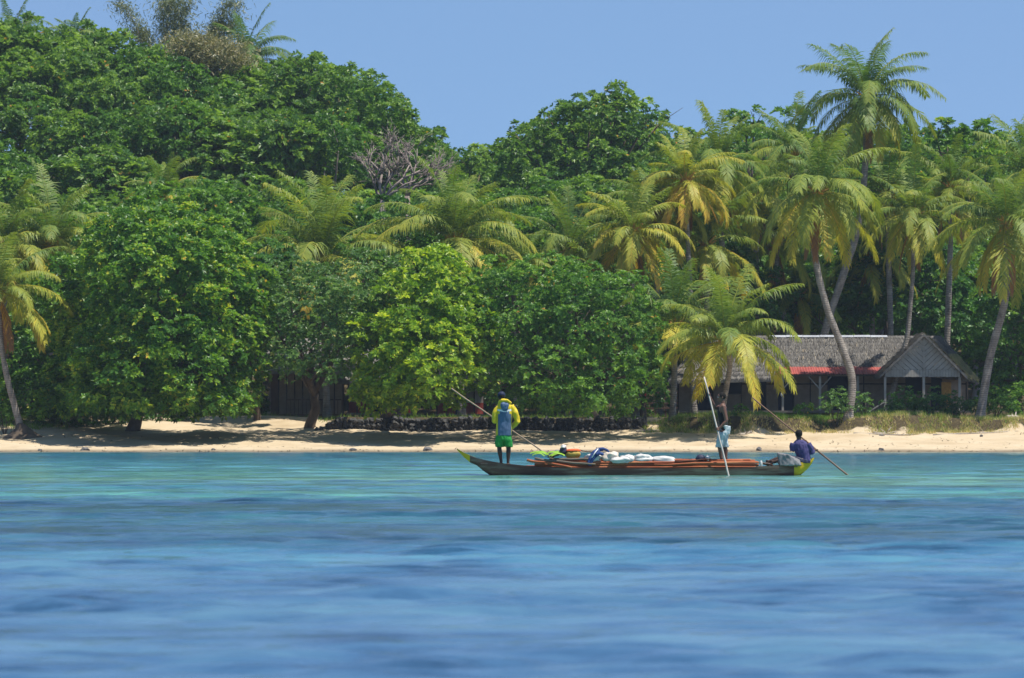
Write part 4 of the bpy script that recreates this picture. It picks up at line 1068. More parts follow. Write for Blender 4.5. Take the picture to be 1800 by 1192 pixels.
    mb = MB(); mb.box(X(1672, -3), -3, zf, X(1690, -3), -2.95, zof(668, -3)); mb.build('mat_screen', M['woven'], h)
    mb = MB(); mb.beam(g(1530, 722), g(1556, 706), .06, .06); mb.build('ramp', M['grey_board'], h)
thatched_house()

# ---------------------------------------------------------------- small cabins and fence
def cabin(label, px0, px1, D, ytop, yfl, style, seed):
    base = Vector((PX((px0 + px1) / 2, D), D, float(ground_z(PX((px0 + px1) / 2, D), D))))
    h = thing('beach_cabin', base, label, 'cabin', 'cabins half hidden behind the beach trees')
    R = random.Random(seed)
    X = lambda px: PX(px, D) - base.x
    Z = lambda py: P(0, py, D).z - base.z
    zf = Z(yfl); zt = Z(ytop); wall_m = {'dark': 'brown_wood', 'pale': 'woven_light', 'mixed': 'woven'}[style]
    mb = MB(); mb.box(X(px0) - .1, -1.3, zf - .1, X(px1) + .1, 3, zf); mb.build('deck', M['weathered' if style != 'dark' else 'brown_wood'], h)
    for k in range(5):
        x = X(px0) + (X(px1) - X(px0)) * k / 4
        mb = MB(); mb.box(x - .06, -1.2, -.4, x + .06, -1.08, zf - .1); mb.build('pile', M['brown_wood'], h)
    mb = MB(); mb.box(X(px0), .1, zf, X(px1), 3, zt); mb.build('wall', M['brown_wood'], h)
    n = max(3, int((px1 - px0) / 14)); 
    for k in range(n):
        x0 = X(px0) + (X(px1) - X(px0)) * k / n; x1 = X(px0) + (X(px1) - X(px0)) * (k + 1) / n
        if style == 'pale' and k % 3 == 2 or style == 'mixed' and k % 4 == 3:
            mb = MB(); mb.box(x0 + .02, .05, zf, x1 - .02, .09, zt - .2); mb.build('door', M['opening_shade'], h); continue
        if style == 'dark' and k == 0: continue
        zl = zf + (.62 if style != 'dark' else .0)
        mb = MB(); mb.box(x0 + .015, .0, zl, x1 - .015, .06, zt); mb.build('panel', M[wall_m if style != 'dark' else 'woven'], h)
        if style != 'dark':
            mb = MB(); mb.box(x0 + .015, -.02, zf, x1 - .015, .06, zl - .01); mb.build('red_skirting', M['red_wood'], h)
        mb = MB(); mb.box(x0 - .03, -.06, zf, x0 + .03, -.021, zt); mb.build('batten', M['lath'], h)
    if style == 'dark':
        for k in range(15):
            x = X(px0 + 30) + (X(px1) - X(px0 + 30)) * k / 14
            mb = MB(); mb.box(x - .025, -1.25, zf, x + .025, -1.2, zf + .75); mb.build('baluster', M['brown_wood'], h)
        mb = MB(); mb.box(X(px0 + 30), -1.27, zf + .751, X(px1), -1.18, zf + .82); mb.build('handrail', M['brown_wood'], h)
        for k in range(3):
            mb = MB(); mb.box(X(px0 + 30), -1.6 - .28 * k, zf - .22 - .2 * k, X(px0 + 52), -1.32 - .28 * k, zf - .17 - .2 * k); mb.build('step', M['red_wood'], h)
    mb = MB(); yr = 1.5
    a, b = Vector((X(px0) - .4, yr, zt + 1.9)), Vector((X(px1) + .4, yr, zt + 1.9))
    for dy in (-1.5, 4.5):
        c, d = Vector((X(px1) + .5, dy, zt + .1)), Vector((X(px0) - .5, dy, zt + .1)); t = Vector((0, 0, -.2))
        V = [a, b, c, d]; V = V + [v + t for v in V]
        mb.add(V, [(0, 1, 2, 3), (7, 6, 5, 4), (0, 4, 5, 1), (1, 5, 6, 2), (2, 6, 7, 3), (3, 7, 4, 0)])
    mb.build('roof', M['thatch'], h)
cabin('dark brown cabin with railed porch behind the greyish green tree', 476, 602, 281, 655, 728, 'dark', 1)
cabin('pale panelled cabin with red base glimpsed under the yellow green tree', 612, 722, 282, 672, 726, 'mixed', 2)
cabin('pale panelled cabin with red base right of the yellow green tree', 768, 850, 282, 672, 728, 'pale', 3)

def fence(label, p0, p1, D, y0, y1, n):
    b = Vector((PX(p0, D), D, float(ground_z(PX(p0, D), D)))); o = thing('rail_fence', b, label, 'fence')
    for k in range(n):
        x = PX(p0 + (p1 - p0) * k / (n - 1), D) - b.x
        mb = MB(); mb.beam((x, 0, -.2), (x, 0, P(0, y0, D).z - b.z), .08, .08); mb.build('post', M['brown_wood'], o)
    for k in range(4):
        z = P(0, y0 + 3 + (y1 - y0) * k / 4, D).z - b.z
        mb = MB(); mb.beam((-.1, -.06, z), (PX(p1, D) - b.x + .1, -.06, z + .03), .03, .09); mb.build('rail', M['brown_wood'], o)
fence('dark wooden rail fence left of the thatched house', 1135, 1188, 279, 688, 724, 4)
# small bright things under the trees
mb = MB(); mb.loft([(0, 0, 0, .13, .05), (.01, 0, .3, .17, .06), (0, 0, .7, .19, .05), (-.02, 0, .98, .16, .04)], seg=12)
tag(mb.build('white_board', M['white_paint'], None, P(357, 724, 277)), 'narrow white board standing upright in shade right of the big almond', 'board')
mb = MB(); mb.loft([(0, 0, 0, .1, .08), (0, 0, .16, .12, .1), (.02, 0, .26, .06, .05)], seg=10)
o = mb.build('red_bucket', M['red_plastic'], None, P(1132, 697, 278)); tag(o, 'small red bucket hanging by the fence left of the thatched house', 'bucket')

# ---------------------------------------------------------------- canoe
SB = 75.0
def B(px, py, y=120.0): return Vector(((px - 900) / SB * y / 120, y, CAMZ + (HY - py) / SB * y / 120))
M['hull'] = surf('hull', (.08, .032, .024), (.15, .068, .05), 2.2, .85, .5, c2=(.34, .24, .17), stretch=(.25, 1, 2.5), bscale=12)
M['hull_tip'] = surf('hull_tip', (.62, .38, .01), (.78, .50, .02), 4, .6, .2)
M['hull_in'] = surf('hull_in', (.10, .08, .065), (.2, .16, .13), 3, .85, .3, stretch=(.3, 1, 1))
M['mangrove'] = surf('mangrove', (.20, .05, .02), (.36, .10, .04), 3.5, .8, .5, c2=(.5, .2, .085), stretch=(.25, 1, 1), bscale=14)
M['mangrove_dark'] = surf('mangrove_dark', (.06, .025, .018), (.16, .06, .035), 3.5, .8, .4, stretch=(.25, 1, 1))
M['grey_log'] = surf('grey_log', (.08, .065, .05), (.2, .16, .12), 4, .85, .3, stretch=(.3, 1, 1))
M['cut'] = surf('cut', (.45, .28, .14), (.55, .36, .2), 8, .8, .1)
M['sack'] = surf('sack', (.46, .44, .41), (.68, .66, .62), 3, .55, .5, bscale=9)
M['cream_sack'] = surf('cream_sack', (.5, .42, .33), (.72, .64, .54), 4, .6, .5, bscale=9)
M['blue_cloth'] = surf('blue_cloth', (.012, .035, .12), (.025, .06, .2), 5, .7, .3)
M['navy_bag'] = surf('navy_bag', (.018, .022, .045), (.04, .045, .08), 5, .6, .3)
M['ochre_bag'] = surf('ochre_bag', (.36, .24, .04), (.52, .36, .08), 5, .65, .3)
M['red_cloth'] = surf('red_cloth', (.5, .06, .02), (.65, .13, .03), 5, .65, .3)
M['tarp'] = surf('tarp', (.13, .125, .13), (.28, .27, .27), 3, .6, .5, bscale=8)
M['skin'] = surf('skin', (.055, .028, .018), (.085, .045, .03), 5, .5, .1, spec=.4)
M['skin2'] = surf('skin2', (.12, .058, .038), (.18, .09, .06), 5, .5, .1, spec=.4)
M['hair'] = surf('hair', (.006, .005, .005), (.014, .012, .011), 30, .9, .8, bscale=60)
M['yellow_coat'] = surf('yellow_coat', (.62, .44, .015), (.74, .56, .03), 4, .6, .3)
M['blue_coat'] = surf('blue_coat', (.055, .095, .17), (.09, .15, .25), 5, .65, .3)
M['green_shorts'] = surf('green_shorts', (.015, .2, .03), (.03, .32, .06), 6, .7, .3)
M['cap'] = surf('cap', (.01, .016, .045), (.02, .03, .07), 6, .7, .1)
M['denim'] = surf('denim', (.3, .37, .40), (.56, .62, .64), 5, .8, .3)
M['vest'] = surf('vest', (.006, .006, .008), (.014, .014, .018), 5, .8, .3)
M['purple_shirt'] = surf('purple_shirt', (.038, .034, .11), (.075, .066, .18), 4, .75, .3)
M['pole'] = surf('pole', (.26, .18, .12), (.45, .34, .25), 4, .7, .2, stretch=(1, 1, .3))
M['pole_pale'] = surf('pole_pale', (.42, .37, .33), (.62, .56, .5), 4, .6, .2)
M['pole_dark'] = surf('pole_dark', (.13, .07, .045), (.26, .15, .1), 4, .7, .2)
M['banana'] = surf('banana', (.14, .3, .02), (.3, .48, .04), 5, .5, .3)
M['eye'] = surf('eye', (.6, .58, .55), (.7, .68, .65), 3, .3, 0)

def canoe():
    o = thing('canoe', (0, 0, 0), 'long dark dugout canoe with yellow painted tips, loaded with poles and sacks', 'canoe')
    base = B(1115, 836); base.z = 0; o.location = base
    # px, gunwale py, bottom py (below water 848 = -.16), half width
    st = [(803, 789, 790.5, .012), (815, 795.5, 803.5, .06), (826, 800.5, 813, .10), (838, 805.5, 818, .14), (850, 808.5, 828, .18), (865, 811.5, 838, .23), (885, 814.5, 845, .28), (915, 817.5, 848, .33), (960, 821, 850, .37), (1030, 822.6, 851, .40), (1120, 823, 851, .41), (1210, 823, 851, .41), (1300, 822.2, 850, .39), (1345, 819.5, 849, .35), (1375, 817.5, 847, .30), (1395, 815, 842, .24), (1403, 813.5, 838, .2), (1410, 811.8, 833, .17), (1420, 808.8, 824, .11), (1427, 806, 815, .06), (1431, 804.5, 807, .012)]
    def sec(s, inner=False):
        px, g, b, w = s; x = (px - 900) / SB - base.x; zg = CAMZ + (HY - g) / SB; zb = CAMZ + (HY - b) / SB; n = 12; out = []
        t = .028 if inner else 0
        for k in range(n + 1):
            a = math.pi * k / n
            yy = -math.cos(a) * max(w - t, .004); zz = zg - (math.sin(a) ** .6) * (zg - zb - t * 1.5) + (0.0 if not inner else 0)
            if inner and k in (0, n): zz = zg
            out.append(Vector((x, yy, zz)))
        return out
    def shell(stt, name, mat, par):
        mb = MB(); n = 13
        for inner in (False, True):
            V = []; F = []
            for s in stt: V += sec(s, inner)
            for i in range(len(stt) - 1):
                for k in range(n - 1):
                    f = (i * n + k, i * n + k + 1, (i + 1) * n + k + 1, (i + 1) * n + k); F.append(f[::-1] if inner else f)
            mb.add(V, F, 1 if inner else 0, True)
        # rim
        V = []; F = []
        for s in stt:
            a, b = sec(s), sec(s, True); V += [a[0], b[0], a[-1], b[-1]]
        for i in range(len(stt) - 1):
            F += [(i * 4, i * 4 + 4, i * 4 + 5, i * 4 + 1), (i * 4 + 2, i * 4 + 3, i * 4 + 7, i * 4 + 6)]
        mb.add(V, F)
        ob = mb.build(name, mat, par)
        for v in ob.data.vertices:
            v.co.z += mnoise.noise(Vector((v.co.x * 1.7, v.co.y * 2, 0))) * .008; v.co.y += mnoise.noise(Vector((v.co.x * 2.2, v.co.z * 6, 3))) * .008
        return ob
    shell(st[2:16], 'hull', [M['hull'], M['hull_in']], o)
    a = shell(st[:3], 'bow_tip', [M['hull_tip'], M['hull_in']], o); b = shell(st[15:], 'stern_tip', [M['hull_tip'], M['hull_in']], o)
    a['label'] = 'yellow painted bow tip'; b['label'] = 'yellow painted stern tip'
    # small deck boards at both ends, thwarts
    for pa, pb, g, w in ((845, 912, 817, .2), (1350, 1402, 818.5, .24)):
        n = 5
        for k in range(n):
            x0 = (pa + (pb - pa) * k / n - 900) / SB - base.x; x1 = (pa + (pb - pa) * (k + 1) / n - 900) / SB - base.x - .012
            zz = CAMZ + (HY - g) / SB - .015 + (.05 * (1 - k / n) if pa < 900 else 0)
            mb = MB(); mb.box(x0, -w, zz - .02, x1, w, zz + .003 * (k % 2)); mb.build('deck_board', M['hull_in'], o)
canoe()

# mangrove poles
R = random.Random(21)
GL = 'freshly cut mangrove poles stacked in the canoe'
def log(pa, pb, ya, yb, r, mat, label, sag=0.0):
    a = B(*pa, ya); b = B(*pb, yb); c = a.copy(); mb = MB()
    n = 9; pts = []
    for k in range(n):
        t = k / (n - 1); p = a.lerp(b, t) - c
        p += Vector((0, mnoise.noise(Vector((t * 3, ya * 7, r * 90))) * .03, mnoise.noise(Vector((t * 3 + 5, ya * 9, 1))) * .03 - sag * 4 * t * (1 - t)))
        pts.append(p)
    mb.tube(pts, [r * (1 - .3 * k / (n - 1)) for k in range(n)], 8, wob=.06, R=R)
    o = mb.build('mangrove_pole', mat, None, c)
    e = MB(); d = (pts[-1] - pts[-2]).normalized(); e.tube([pts[-1], pts[-1] + d * .006], [r * .66, r * .6], 8); e.build('cut_end', M['cut'], o)
    return tag(o, label, 'pole', GL)
k = 0
for row, (py, n, ys) in enumerate(((821.2, 6, 119.70), (817, 6, 119.68), (813, 6, 119.72), (809.2, 5, 119.76))):
    for j in range(n):
        y = ys + j * .098 + (row % 2) * .03
        l0 = 926 + R.uniform(-3, 26) + row * 14; l1 = 1334 - R.uniform(0, 10) - (row == 3) * R.uniform(0, 30)
        mat = M['mangrove'] if R.random() < .6 else M['mangrove_dark']
        lab = ('reddish mangrove pole in the near side face of the stack' if j == 0 else 'reddish mangrove pole buried in the middle of the stack')
        if row == 3: lab = ('nearest', 'second', 'middle', 'fourth', 'farthest')[j] + ' reddish mangrove pole from the near side on the top layer'
        if row == 2 and j == 0: lab = 'reddish mangrove pole just under the top layer on the near side'
        if row == 0 and j == 0: lab = 'lowest reddish mangrove pole lying along the near gunwale'
        log((l0, py + R.uniform(-.6, .6)), (l1, py + R.uniform(-.8, .6)), y, y + R.uniform(-.02, .02), R.uniform(.027, .04), mat, lab)
log((926, 809), (1004, 821), 119.60, 119.60, .034, M['mangrove'], 'thick orange pole end slanting down at the bow end of the stack')
log((940, 806), (1046, 815.5), 119.62, 119.64, .032, M['grey_log'], 'grey brown branch lying aslant over the bow end of the stack', .03)
log((966, 806.5), (1040, 807.5), 119.7, 119.7, .036, M['grey_log'], 'dark straight log under the ochre bag')
log((1015, 790), (1092, 803), 120.2, 120.2, .014, M['grey_log'], 'thin stick propped behind the blue jacket')
log((1150, 817), (1334, 812.5), 119.62, 119.62, .022, M['mangrove'], 'thin orange pole near the stern end, lit on its top')
log((1186, 811), (1250, 807.5), 119.68, 119.7, .02, M['mangrove_dark'], 'dark thin branch below the navy bag')

def lump(name, px, py, w, h, y, mat, label, cat, seed, dep=.16, group=None, amp=.34, fold=9, rot=0):
    c = B(px, py, y); mb = MB(); mb.ball((0, 0, 0), (1, 1, 1), seg=28, rings=18); me = mb.mesh(name, mat)
    rx, rz = w / 2 / SB, h / 2 / SB * (1.3 if name == 'sack' else 1)
    for v in me.vertices:
        p = v.co.copy(); p = Vector([math.copysign(abs(t) ** .9, t) for t in p])
        d = mnoise.noise(p * 1.6 + Vector((seed * 3.3, 0, 0))) * amp + abs(mnoise.noise(Vector((p.x * fold * .45 + p.z * 1.6 + seed, p.y * 2.5 + p.x, p.z * 1.4)))) * -amp * .9 + mnoise.noise(p * 5 + Vector((0, seed, 0))) * amp * .25
        p *= 1 + d
        v.co = Vector((p.x * rx, p.y * dep, p.z * rz))
        if rot: v.co.rotate(Matrix.Rotation(rot, 3, 'Y'))
    o = link(name, me, None, c); return tag(o, label, cat, group)
SG = 'sacks lying on the pole stack'
lump('sack', 1043, 806, 34, 13, 119.85, M['sack'], 'small crumpled white sack left of the blue jacket', 'sack', 1, group=SG)
lump('sack', 1074, 804.5, 34, 16, 119.85, M['cream_sack'], 'cream lumpy sack just right of the blue jacket', 'sack', 2, group=SG, amp=.35)
lump('sack', 1103, 807.5, 30, 13, 119.83, M['sack'], 'white knotted sack in the middle of the row of sacks', 'sack', 3, group=SG, amp=.3)
lump('sack', 1130, 807.2, 38, 14, 119.84, M['sack'], 'full white sack second from the stern end of the row', 'sack', 4, group=SG)
lump('sack', 1166, 809, 46, 12, 119.86, M['sack'], 'long tapering white sack nearest the standing poler', 'sack', 5, group=SG, amp=.15)
lump('sack', 1090, 809, 40, 9, 119.74, M['sack'], 'flat white sack in front of the cream lumpy one', 'sack', 6, group=SG, amp=.3)
lump('navy_bag', 1231.5, 805.5, 17, 13, 119.85, M['navy_bag'], 'small navy bag beside the feet of the standing poler', 'bag', 7, amp=.12)
lump('cloth_bundle', 1244, 806, 9, 11, 119.84, M['sack'], 'pale grey cloth bundle against the navy bag', 'bundle', 8)
lump('ochre_bag', 1007, 799, 27, 17, 119.9, M['ochre_bag'], 'ochre yellow bag with a red top near the bow', 'bag', 9, amp=.1)
lump('red_cloth', 1008, 792.3, 25, 7, 119.9, M['red_cloth'], 'red cloth laid over the ochre bag', 'cloth', 10, amp=.15, dep=.15)
lump('dark_bundle', 990, 793, 13, 17, 119.95, M['navy_bag'], 'dark round bundle left of the ochre bag', 'bundle', 11, amp=.15)
lump('white_cap_cloth', 990.5, 785.5, 10, 8, 119.95, M['sack'], 'white cloth on top of the dark bundle', 'cloth', 12, amp=.2)
lump('grey_sheet', 975, 798, 26, 12, 120.05, M['tarp'], 'grey sheet sloping behind the green leaves', 'sheet', 13, rot=-.35)
lump('water_bottle', 1338, 816, 5, 13, 119.7, M['sack'], 'pale blue bottle at the stern end of the stack', 'bottle', 14, dep=.04, amp=.03)
# green leaves bundle
def leaves_bundle():
    c = B(962, 804, 119.75); root = thing('leaf_bundle', c, 'bright green leaf bundle on the bow end of the stack', 'leaves')
    R = random.Random(4)
    for k in range(7):
        L = R.uniform(.28, .5); a = R.uniform(-.25, .35) + (math.pi if k % 2 else 0); mb = MB(); V = []; F = []; n = 8
        for i in range(n + 1):
            t = i / n; w = .055 * math.sin(math.pi * min(1, t * .9 + .08)) + .004
            x = math.cos(a) * L * t; z = .05 + abs(math.sin(a)) * L * t * .3 + .06 * math.sin(t * 3) + R.uniform(-.005, .005); y = R.uniform(-.01, .01)
            V += [(x, y - w, z - .01), (x, y, z + .02), (x, y + w, z - .01)]
        for i in range(n): F += [(i * 3, i * 3 + 3, i * 3 + 4, i * 3 + 1), (i * 3 + 1, i * 3 + 4, i * 3 + 5, i * 3 + 2)]
        mb.add(V, F, 0, True); mb.build('leaf', M['banana'], root, (R.uniform(-.12, .12), -.15 + .06 * k, R.uniform(-.03, .03)))
leaves_bundle()
# blue jacket draped over the sacks
def draped():
    c = B(1052, 803, 119.8); root = thing('blue_jacket', c, 'dark blue jacket with white stripe draped over the sacks', 'jacket')
    mb = MB()
    mb.tube([(-.22, -.16, -.2), (-.17, -.14, -.05), (-.08, -.1, .08), (.0, 0, .17), (.1, .1, .16)], [.06, .075, .085, .06, .04], 10, flat=.45)
    mb.tube([(-.02, 0, .18), (.1, 0, .19), (.2, .05, .15), (.27, .05, .07)], [.035, .035, .035, .02], 8)
    mb.tube([(-.05, -.1, .05), (.04, -.12, .08), (.12, -.1, .05)], [.07, .07, .05], 8, flat=.6)
    me = remesh(mb.mesh('coat_body', M['blue_cloth']), .012, 2, fold=.012, fold_scale=16); me.materials.clear(); me.materials.append(M['blue_cloth'])
    link('coat_body', me, root)
    mb = MB(); mb.tube([(-.16, -.19, -.02), (-.08, -.17, .1), (-.01, -.09, .19)], [.012, .014, .012], 6); mb.build('stripe', M['white_paint'], root)
draped()

# ---------------------------------------------------------------- people
def hand(mb, c, pole, arm, r=.022):
    """palm beside the pole and five fingers curled round it. c: grip point on the pole axis, pole: its direction, arm: direction the forearm comes from"""
    c = Vector(c); pole = Vector(pole).normalized(); arm = Vector(arm)
    a = (arm - pole * arm.dot(pole)).normalized(); b = pole.cross(a).normalized()
    pc = c + a * (r + .018)
    mb.tube([pc - pole * .036, pc, pc + pole * .036], [.022, .027, .022], 10, flat=.8)
    for k, ln in enumerate((.85, 1.0, .95, .75)):
        off = pole * (-.033 + .022 * k); pts = []
        for t in range(6):
            an = -.35 + t * .62 * ln; rr = r + .011
            pts.append(c + off + (a * math.cos(an) + b * math.sin(an)) * rr * (1.25 if t == 0 else 1))
        mb.tube(pts, [.0105, .0105, .010, .0095, .009, .0075], 7)
    pts = [c + pole * .02 + (a * math.cos(t) - b * math.sin(t)) * (r + .014) + pole * (.03 * (t / 1.8)) for t in (.1, .7, 1.3, 1.8)]
    mb.tube(pts, [.015, .0125, .011, .009], 7)
    return pc

def seg3(mb, a, b, r0, r1, bulge=1.12, at=.35):
    a, b = Vector(a), Vector(b)
    mb.tube([a, a.lerp(b, at), a.lerp(b, .75), b], [r0, max(r0, r1) * bulge * .98 if bulge > 1 else r0, (r0 + r1) * .48, r1], 12)

def head(mb, c, fwd, scale=1.0, up=(0, 0, 1)):
    c = Vector(c); f = Vector(fwd).normalized(); u = Vector(up).normalized(); s = f.cross(u).normalized(); u = s.cross(f)
    rot = Matrix((s, f, u)).transposed()
    k = scale
    mb.ball(c + u * .015 * k, (.076 * k, .098 * k, .088 * k), rot=rot, seg=18, rings=12)
    mb.ball(c + f * .028 * k - u * .045 * k, (.056 * k, .068 * k, .07 * k), rot=rot)
    mb.ball(c + f * .06 * k - u * .095 * k, (.028 * k, .028 * k, .022 * k), rot=rot)
    mb.tube([c + f * .093 * k + u * .01 * k, c + f * .108 * k - u * .02 * k, c + f * .12 * k - u * .04 * k, c + f * .10 * k - u * .052 * k], [.008, .012, .017, .01], 8)
    mb.ball(c + f * .098 * k - u * .071 * k, (.024 * k, .012 * k, .006 * k), rot=rot, seg=8, rings=6)
    mb.ball(c + f * .096 * k - u * .083 * k, (.022 * k, .012 * k, .007 * k), rot=rot, seg=8, rings=6)
    mb.ball(c + f * .085 * k + u * .022 * k, (.05 * k, .014 * k, .008 * k), rot=rot, seg=10, rings=6)
    for sg in (-1, 1):
        mb.ball(c + s * (.077 * sg * k) - u * .012 * k - f * .005, (.010 * k, .018 * k, .03 * k), rot=rot, seg=8, rings=6)
    return rot, s, f, u

def foot(mb, ankle, fwd, L=.24):
    a = Vector(ankle); f = Vector(fwd).normalized(); s = f.cross(Vector((0, 0, 1)))
    g = a - Vector((0, 0, .065))
    mb.tube([g - f * .05, g + f * .04 + Vector((0, 0, .012)), g + f * .12, g + f * .16 - Vector((0, 0, .006))], [.034, .04, .036, .028], 10, flat=.75)
    for k in range(5):
        o = s * (-.034 + .017 * k); ln = (.2, .205, .2, .19, .178)[k]
        mb.tube([g + f * .14 + o - Vector((0, 0, .01)), g + f * ln + o - Vector((0, 0, .018))], [.012, .009], 6)
    mb.tube([a + Vector((0, 0, .05)), a, g + f * .02], [.036, .034, .036], 10)

def finish(root, mb, name, mat, vox=.007, sm=2, fold=0, fs=14, seed=0):
    me = remesh(mb.mesh(name, mat), vox, sm, fold, fs, seed)
    me.materials.clear(); me.materials.append(mat)
    return link(name, me, root)

def pole_obj(label, a, b, r, mat):
    a, b = Vector(a), Vector(b); mb = MB(); n = 12; R2 = random.Random(int(a.x * 100))
    pts = [a.lerp(b, k / (n - 1)) - a + Vector((R2.uniform(-.006, .006), 0, R2.uniform(-.006, .006))) for k in range(n)]
    mb.tube(pts, [r * (.85 + .25 * k / (n - 1)) for k in range(n)], 10)
    return tag(mb.build('punting_pole', mat, None, a), label, 'pole', 'punting poles held by the three people')

# --- person one: back to us at the bow
def person_one():
    y = 119.98
    root = thing('person', B(884, 816, y), 'person standing at the bow in a yellow and blue jacket and green shorts, back turned', 'person', 'people on the canoe')
    O = root.location
    def b(px, py, dy=0): return B(px, py, y) - O + Vector((0, dy, 0))
    pa, pb = B(793, 683, y + .36), B(966, 802, y + .42)
    pdir = (pb - pa).normalized()
    bot = pb + pdir * ((pb.z + .35) / -pdir.z)
    pole_obj('pale brown punting pole held slanting by the person at the bow', pa, bot, .019, M['pole'])
    def onpole(px):
        t = (px - 793) / (966 - 793); return pa.lerp(pb, t) - O
    hl, hr = onpole(874), onpole(897)
    mb = MB()
    hc = b(881.5, 697, .02)
    rot, s, f, u = head(mb, hc, (-.15, 1, -.18))
    mb.tube([hc - Vector((0, .0, .04)), b(884, 711)], [.055, .06], 12)
    mb.loft([b(885, 765)[:] + (.15, .105), b(885, 745)[:] + (.14, .10), b(886, 725)[:] + (.165, .11), b(887, 714)[:] + (.17, .10), b(887, 708)[:] + (.1, .07)], seg=20)
    for sx, kx, ax, ay in ((-1, 878.5, 881, 812), (1, 893, 893, 812)):
        hip = b(885 + sx * 6, 765); kn = b(kx - (1 if sx < 0 else -1), 787, .02); an = b(ax, ay, 0)
        mb.tube([hip, hip.lerp(kn, .5), kn], [.085, .075, .056], 14)
        mb.tube([kn, kn.lerp(an, .3) - Vector((0, .012, 0)), kn.lerp(an, .7), an], [.053, .056, .042, .033], 12)
        foot(mb, an, (sx * .2, 1, 0))
    for sx, sh, el, hn in ((-1, b(873, 713), b(869, 741, -.02), hl), (1, b(902, 713), b(910, 742, -.02), hr)):
        pc = hand(mb, hn, pdir, el - hn)
        mb.tube([sh, el], [.05, .042], 12); mb.tube([el, el.lerp(pc, .4), pc], [.042, .038, .026], 12)
    finish(root, mb, 'body', M['skin'])
    # jacket
    mb = MB()
    mb.loft([b(885.5, 766)[:] + (.19, .135), b(886, 758)[:] + (.185, .135), b(886, 742)[:] + (.175, .13), b(887, 726)[:] + (.19, .14), b(887, 716)[:] + (.2, .13), b(886, 709.5)[:] + (.15, .1), b(885, 705)[:] + (.08, .075)], seg=28, power=2.3)
    j = finish(root, mb, 'jacket', M['blue_coat'], .009, 1, .014, 9, 3)
    j.data.materials.append(M['yellow_coat'])
    ztop = b(0, 718).z; zc = b(0, 728).z
    j.data.materials.append(M['white_paint'])
    for p in j.data.polygons:
        c = p.center; lx = abs(c.x - b(887, 0).x)
        if c.z > ztop + .0 - .02 * math.cos(lx * 9) or (c.z > zc and lx > .115) or lx > .155: p.material_index = 1
        if c.y < -.02 and lx < .178 and abs(c.z - (b(0, 721.5).z + .18 * (lx - .1))) < .022: p.material_index = 2
    for sx, sh, el, hn in ((-1, b(874.5, 715), b(869.5, 741, -.03), hl), (1, b(900, 714), b(910, 741, -.03), hr)):
        mb = MB(); w = el.lerp(hn, .82)
        mb.tube([sh + Vector((-sx * .03, 0, .0)), sh.lerp(el, .45) + Vector((sx * .02, 0, 0)), el, el.lerp(w, .5), w], [.078, .078, .066, .06, .045], 14)
        finish(root, mb, 'sleeve', M['yellow_coat'], .009, 1, .012, 13, 5 + sx)
    mb = MB(); mb.ball(b(887, 713.5, -.13), (.105, .06, .09)); mb.ball(b(887, 717, -.13), (.085, .055, .075))
    finish(root, mb, 'hood', M['blue_coat'], .009, 1, .02, 12, 2)
    mb = MB(); mb.tube([b(877, 708, -.0), b(883, 704, -.10), b(891, 704, -.11), b(898, 709, -.03)], [.035, .05, .05, .035], 12, flat=.8)
    finish(root, mb, 'collar', M['yellow_coat'], .009, 1, .008, 12, 9)
    # shorts
    mb = MB(); mb.loft([b(885.5, 762)[:] + (.175, .125), b(885.5, 770)[:] + (.185, .13), b(885.5, 774)[:] + (.188, .13)], seg=24, power=2.4)
    for sx, kx in ((-1, 878), (1, 893.5)):
        mb.loft([b(885.5 + sx * 6.5, 772)[:] + (.1, .12), b(kx, 780)[:] + (.103, .115), b(kx, 785.5)[:] + (.105, .112)], seg=18)
    finish(root, mb, 'shorts', M['green_shorts'], .009, 1, .02, 14, 4)
    # cap
    mb = MB(); cr = hc + u * .035
    mb.ball(cr, (.092, .112, .085), rot=rot, seg=20, rings=12); mb.tube([cr + f * .08 - u * .012, cr + f * .17 - u * .03], [.07, .05], 12, flat=.18)
    finish(root, mb, 'cap', M['cap'], .008, 1)
    mb = MB(); mb.ball(hc - f * .005 + u * .005, (.084, .104, .086), rot=rot, seg=18, rings=12); mb.build('hair', M['hair'], root)
    for sg in (-1, 1):
        mb = MB(); mb.ball(hc + f * .088 + s * .03 * sg + u * .006, .011, seg=8, rings=6); mb.build('eye', M['eye'], root)

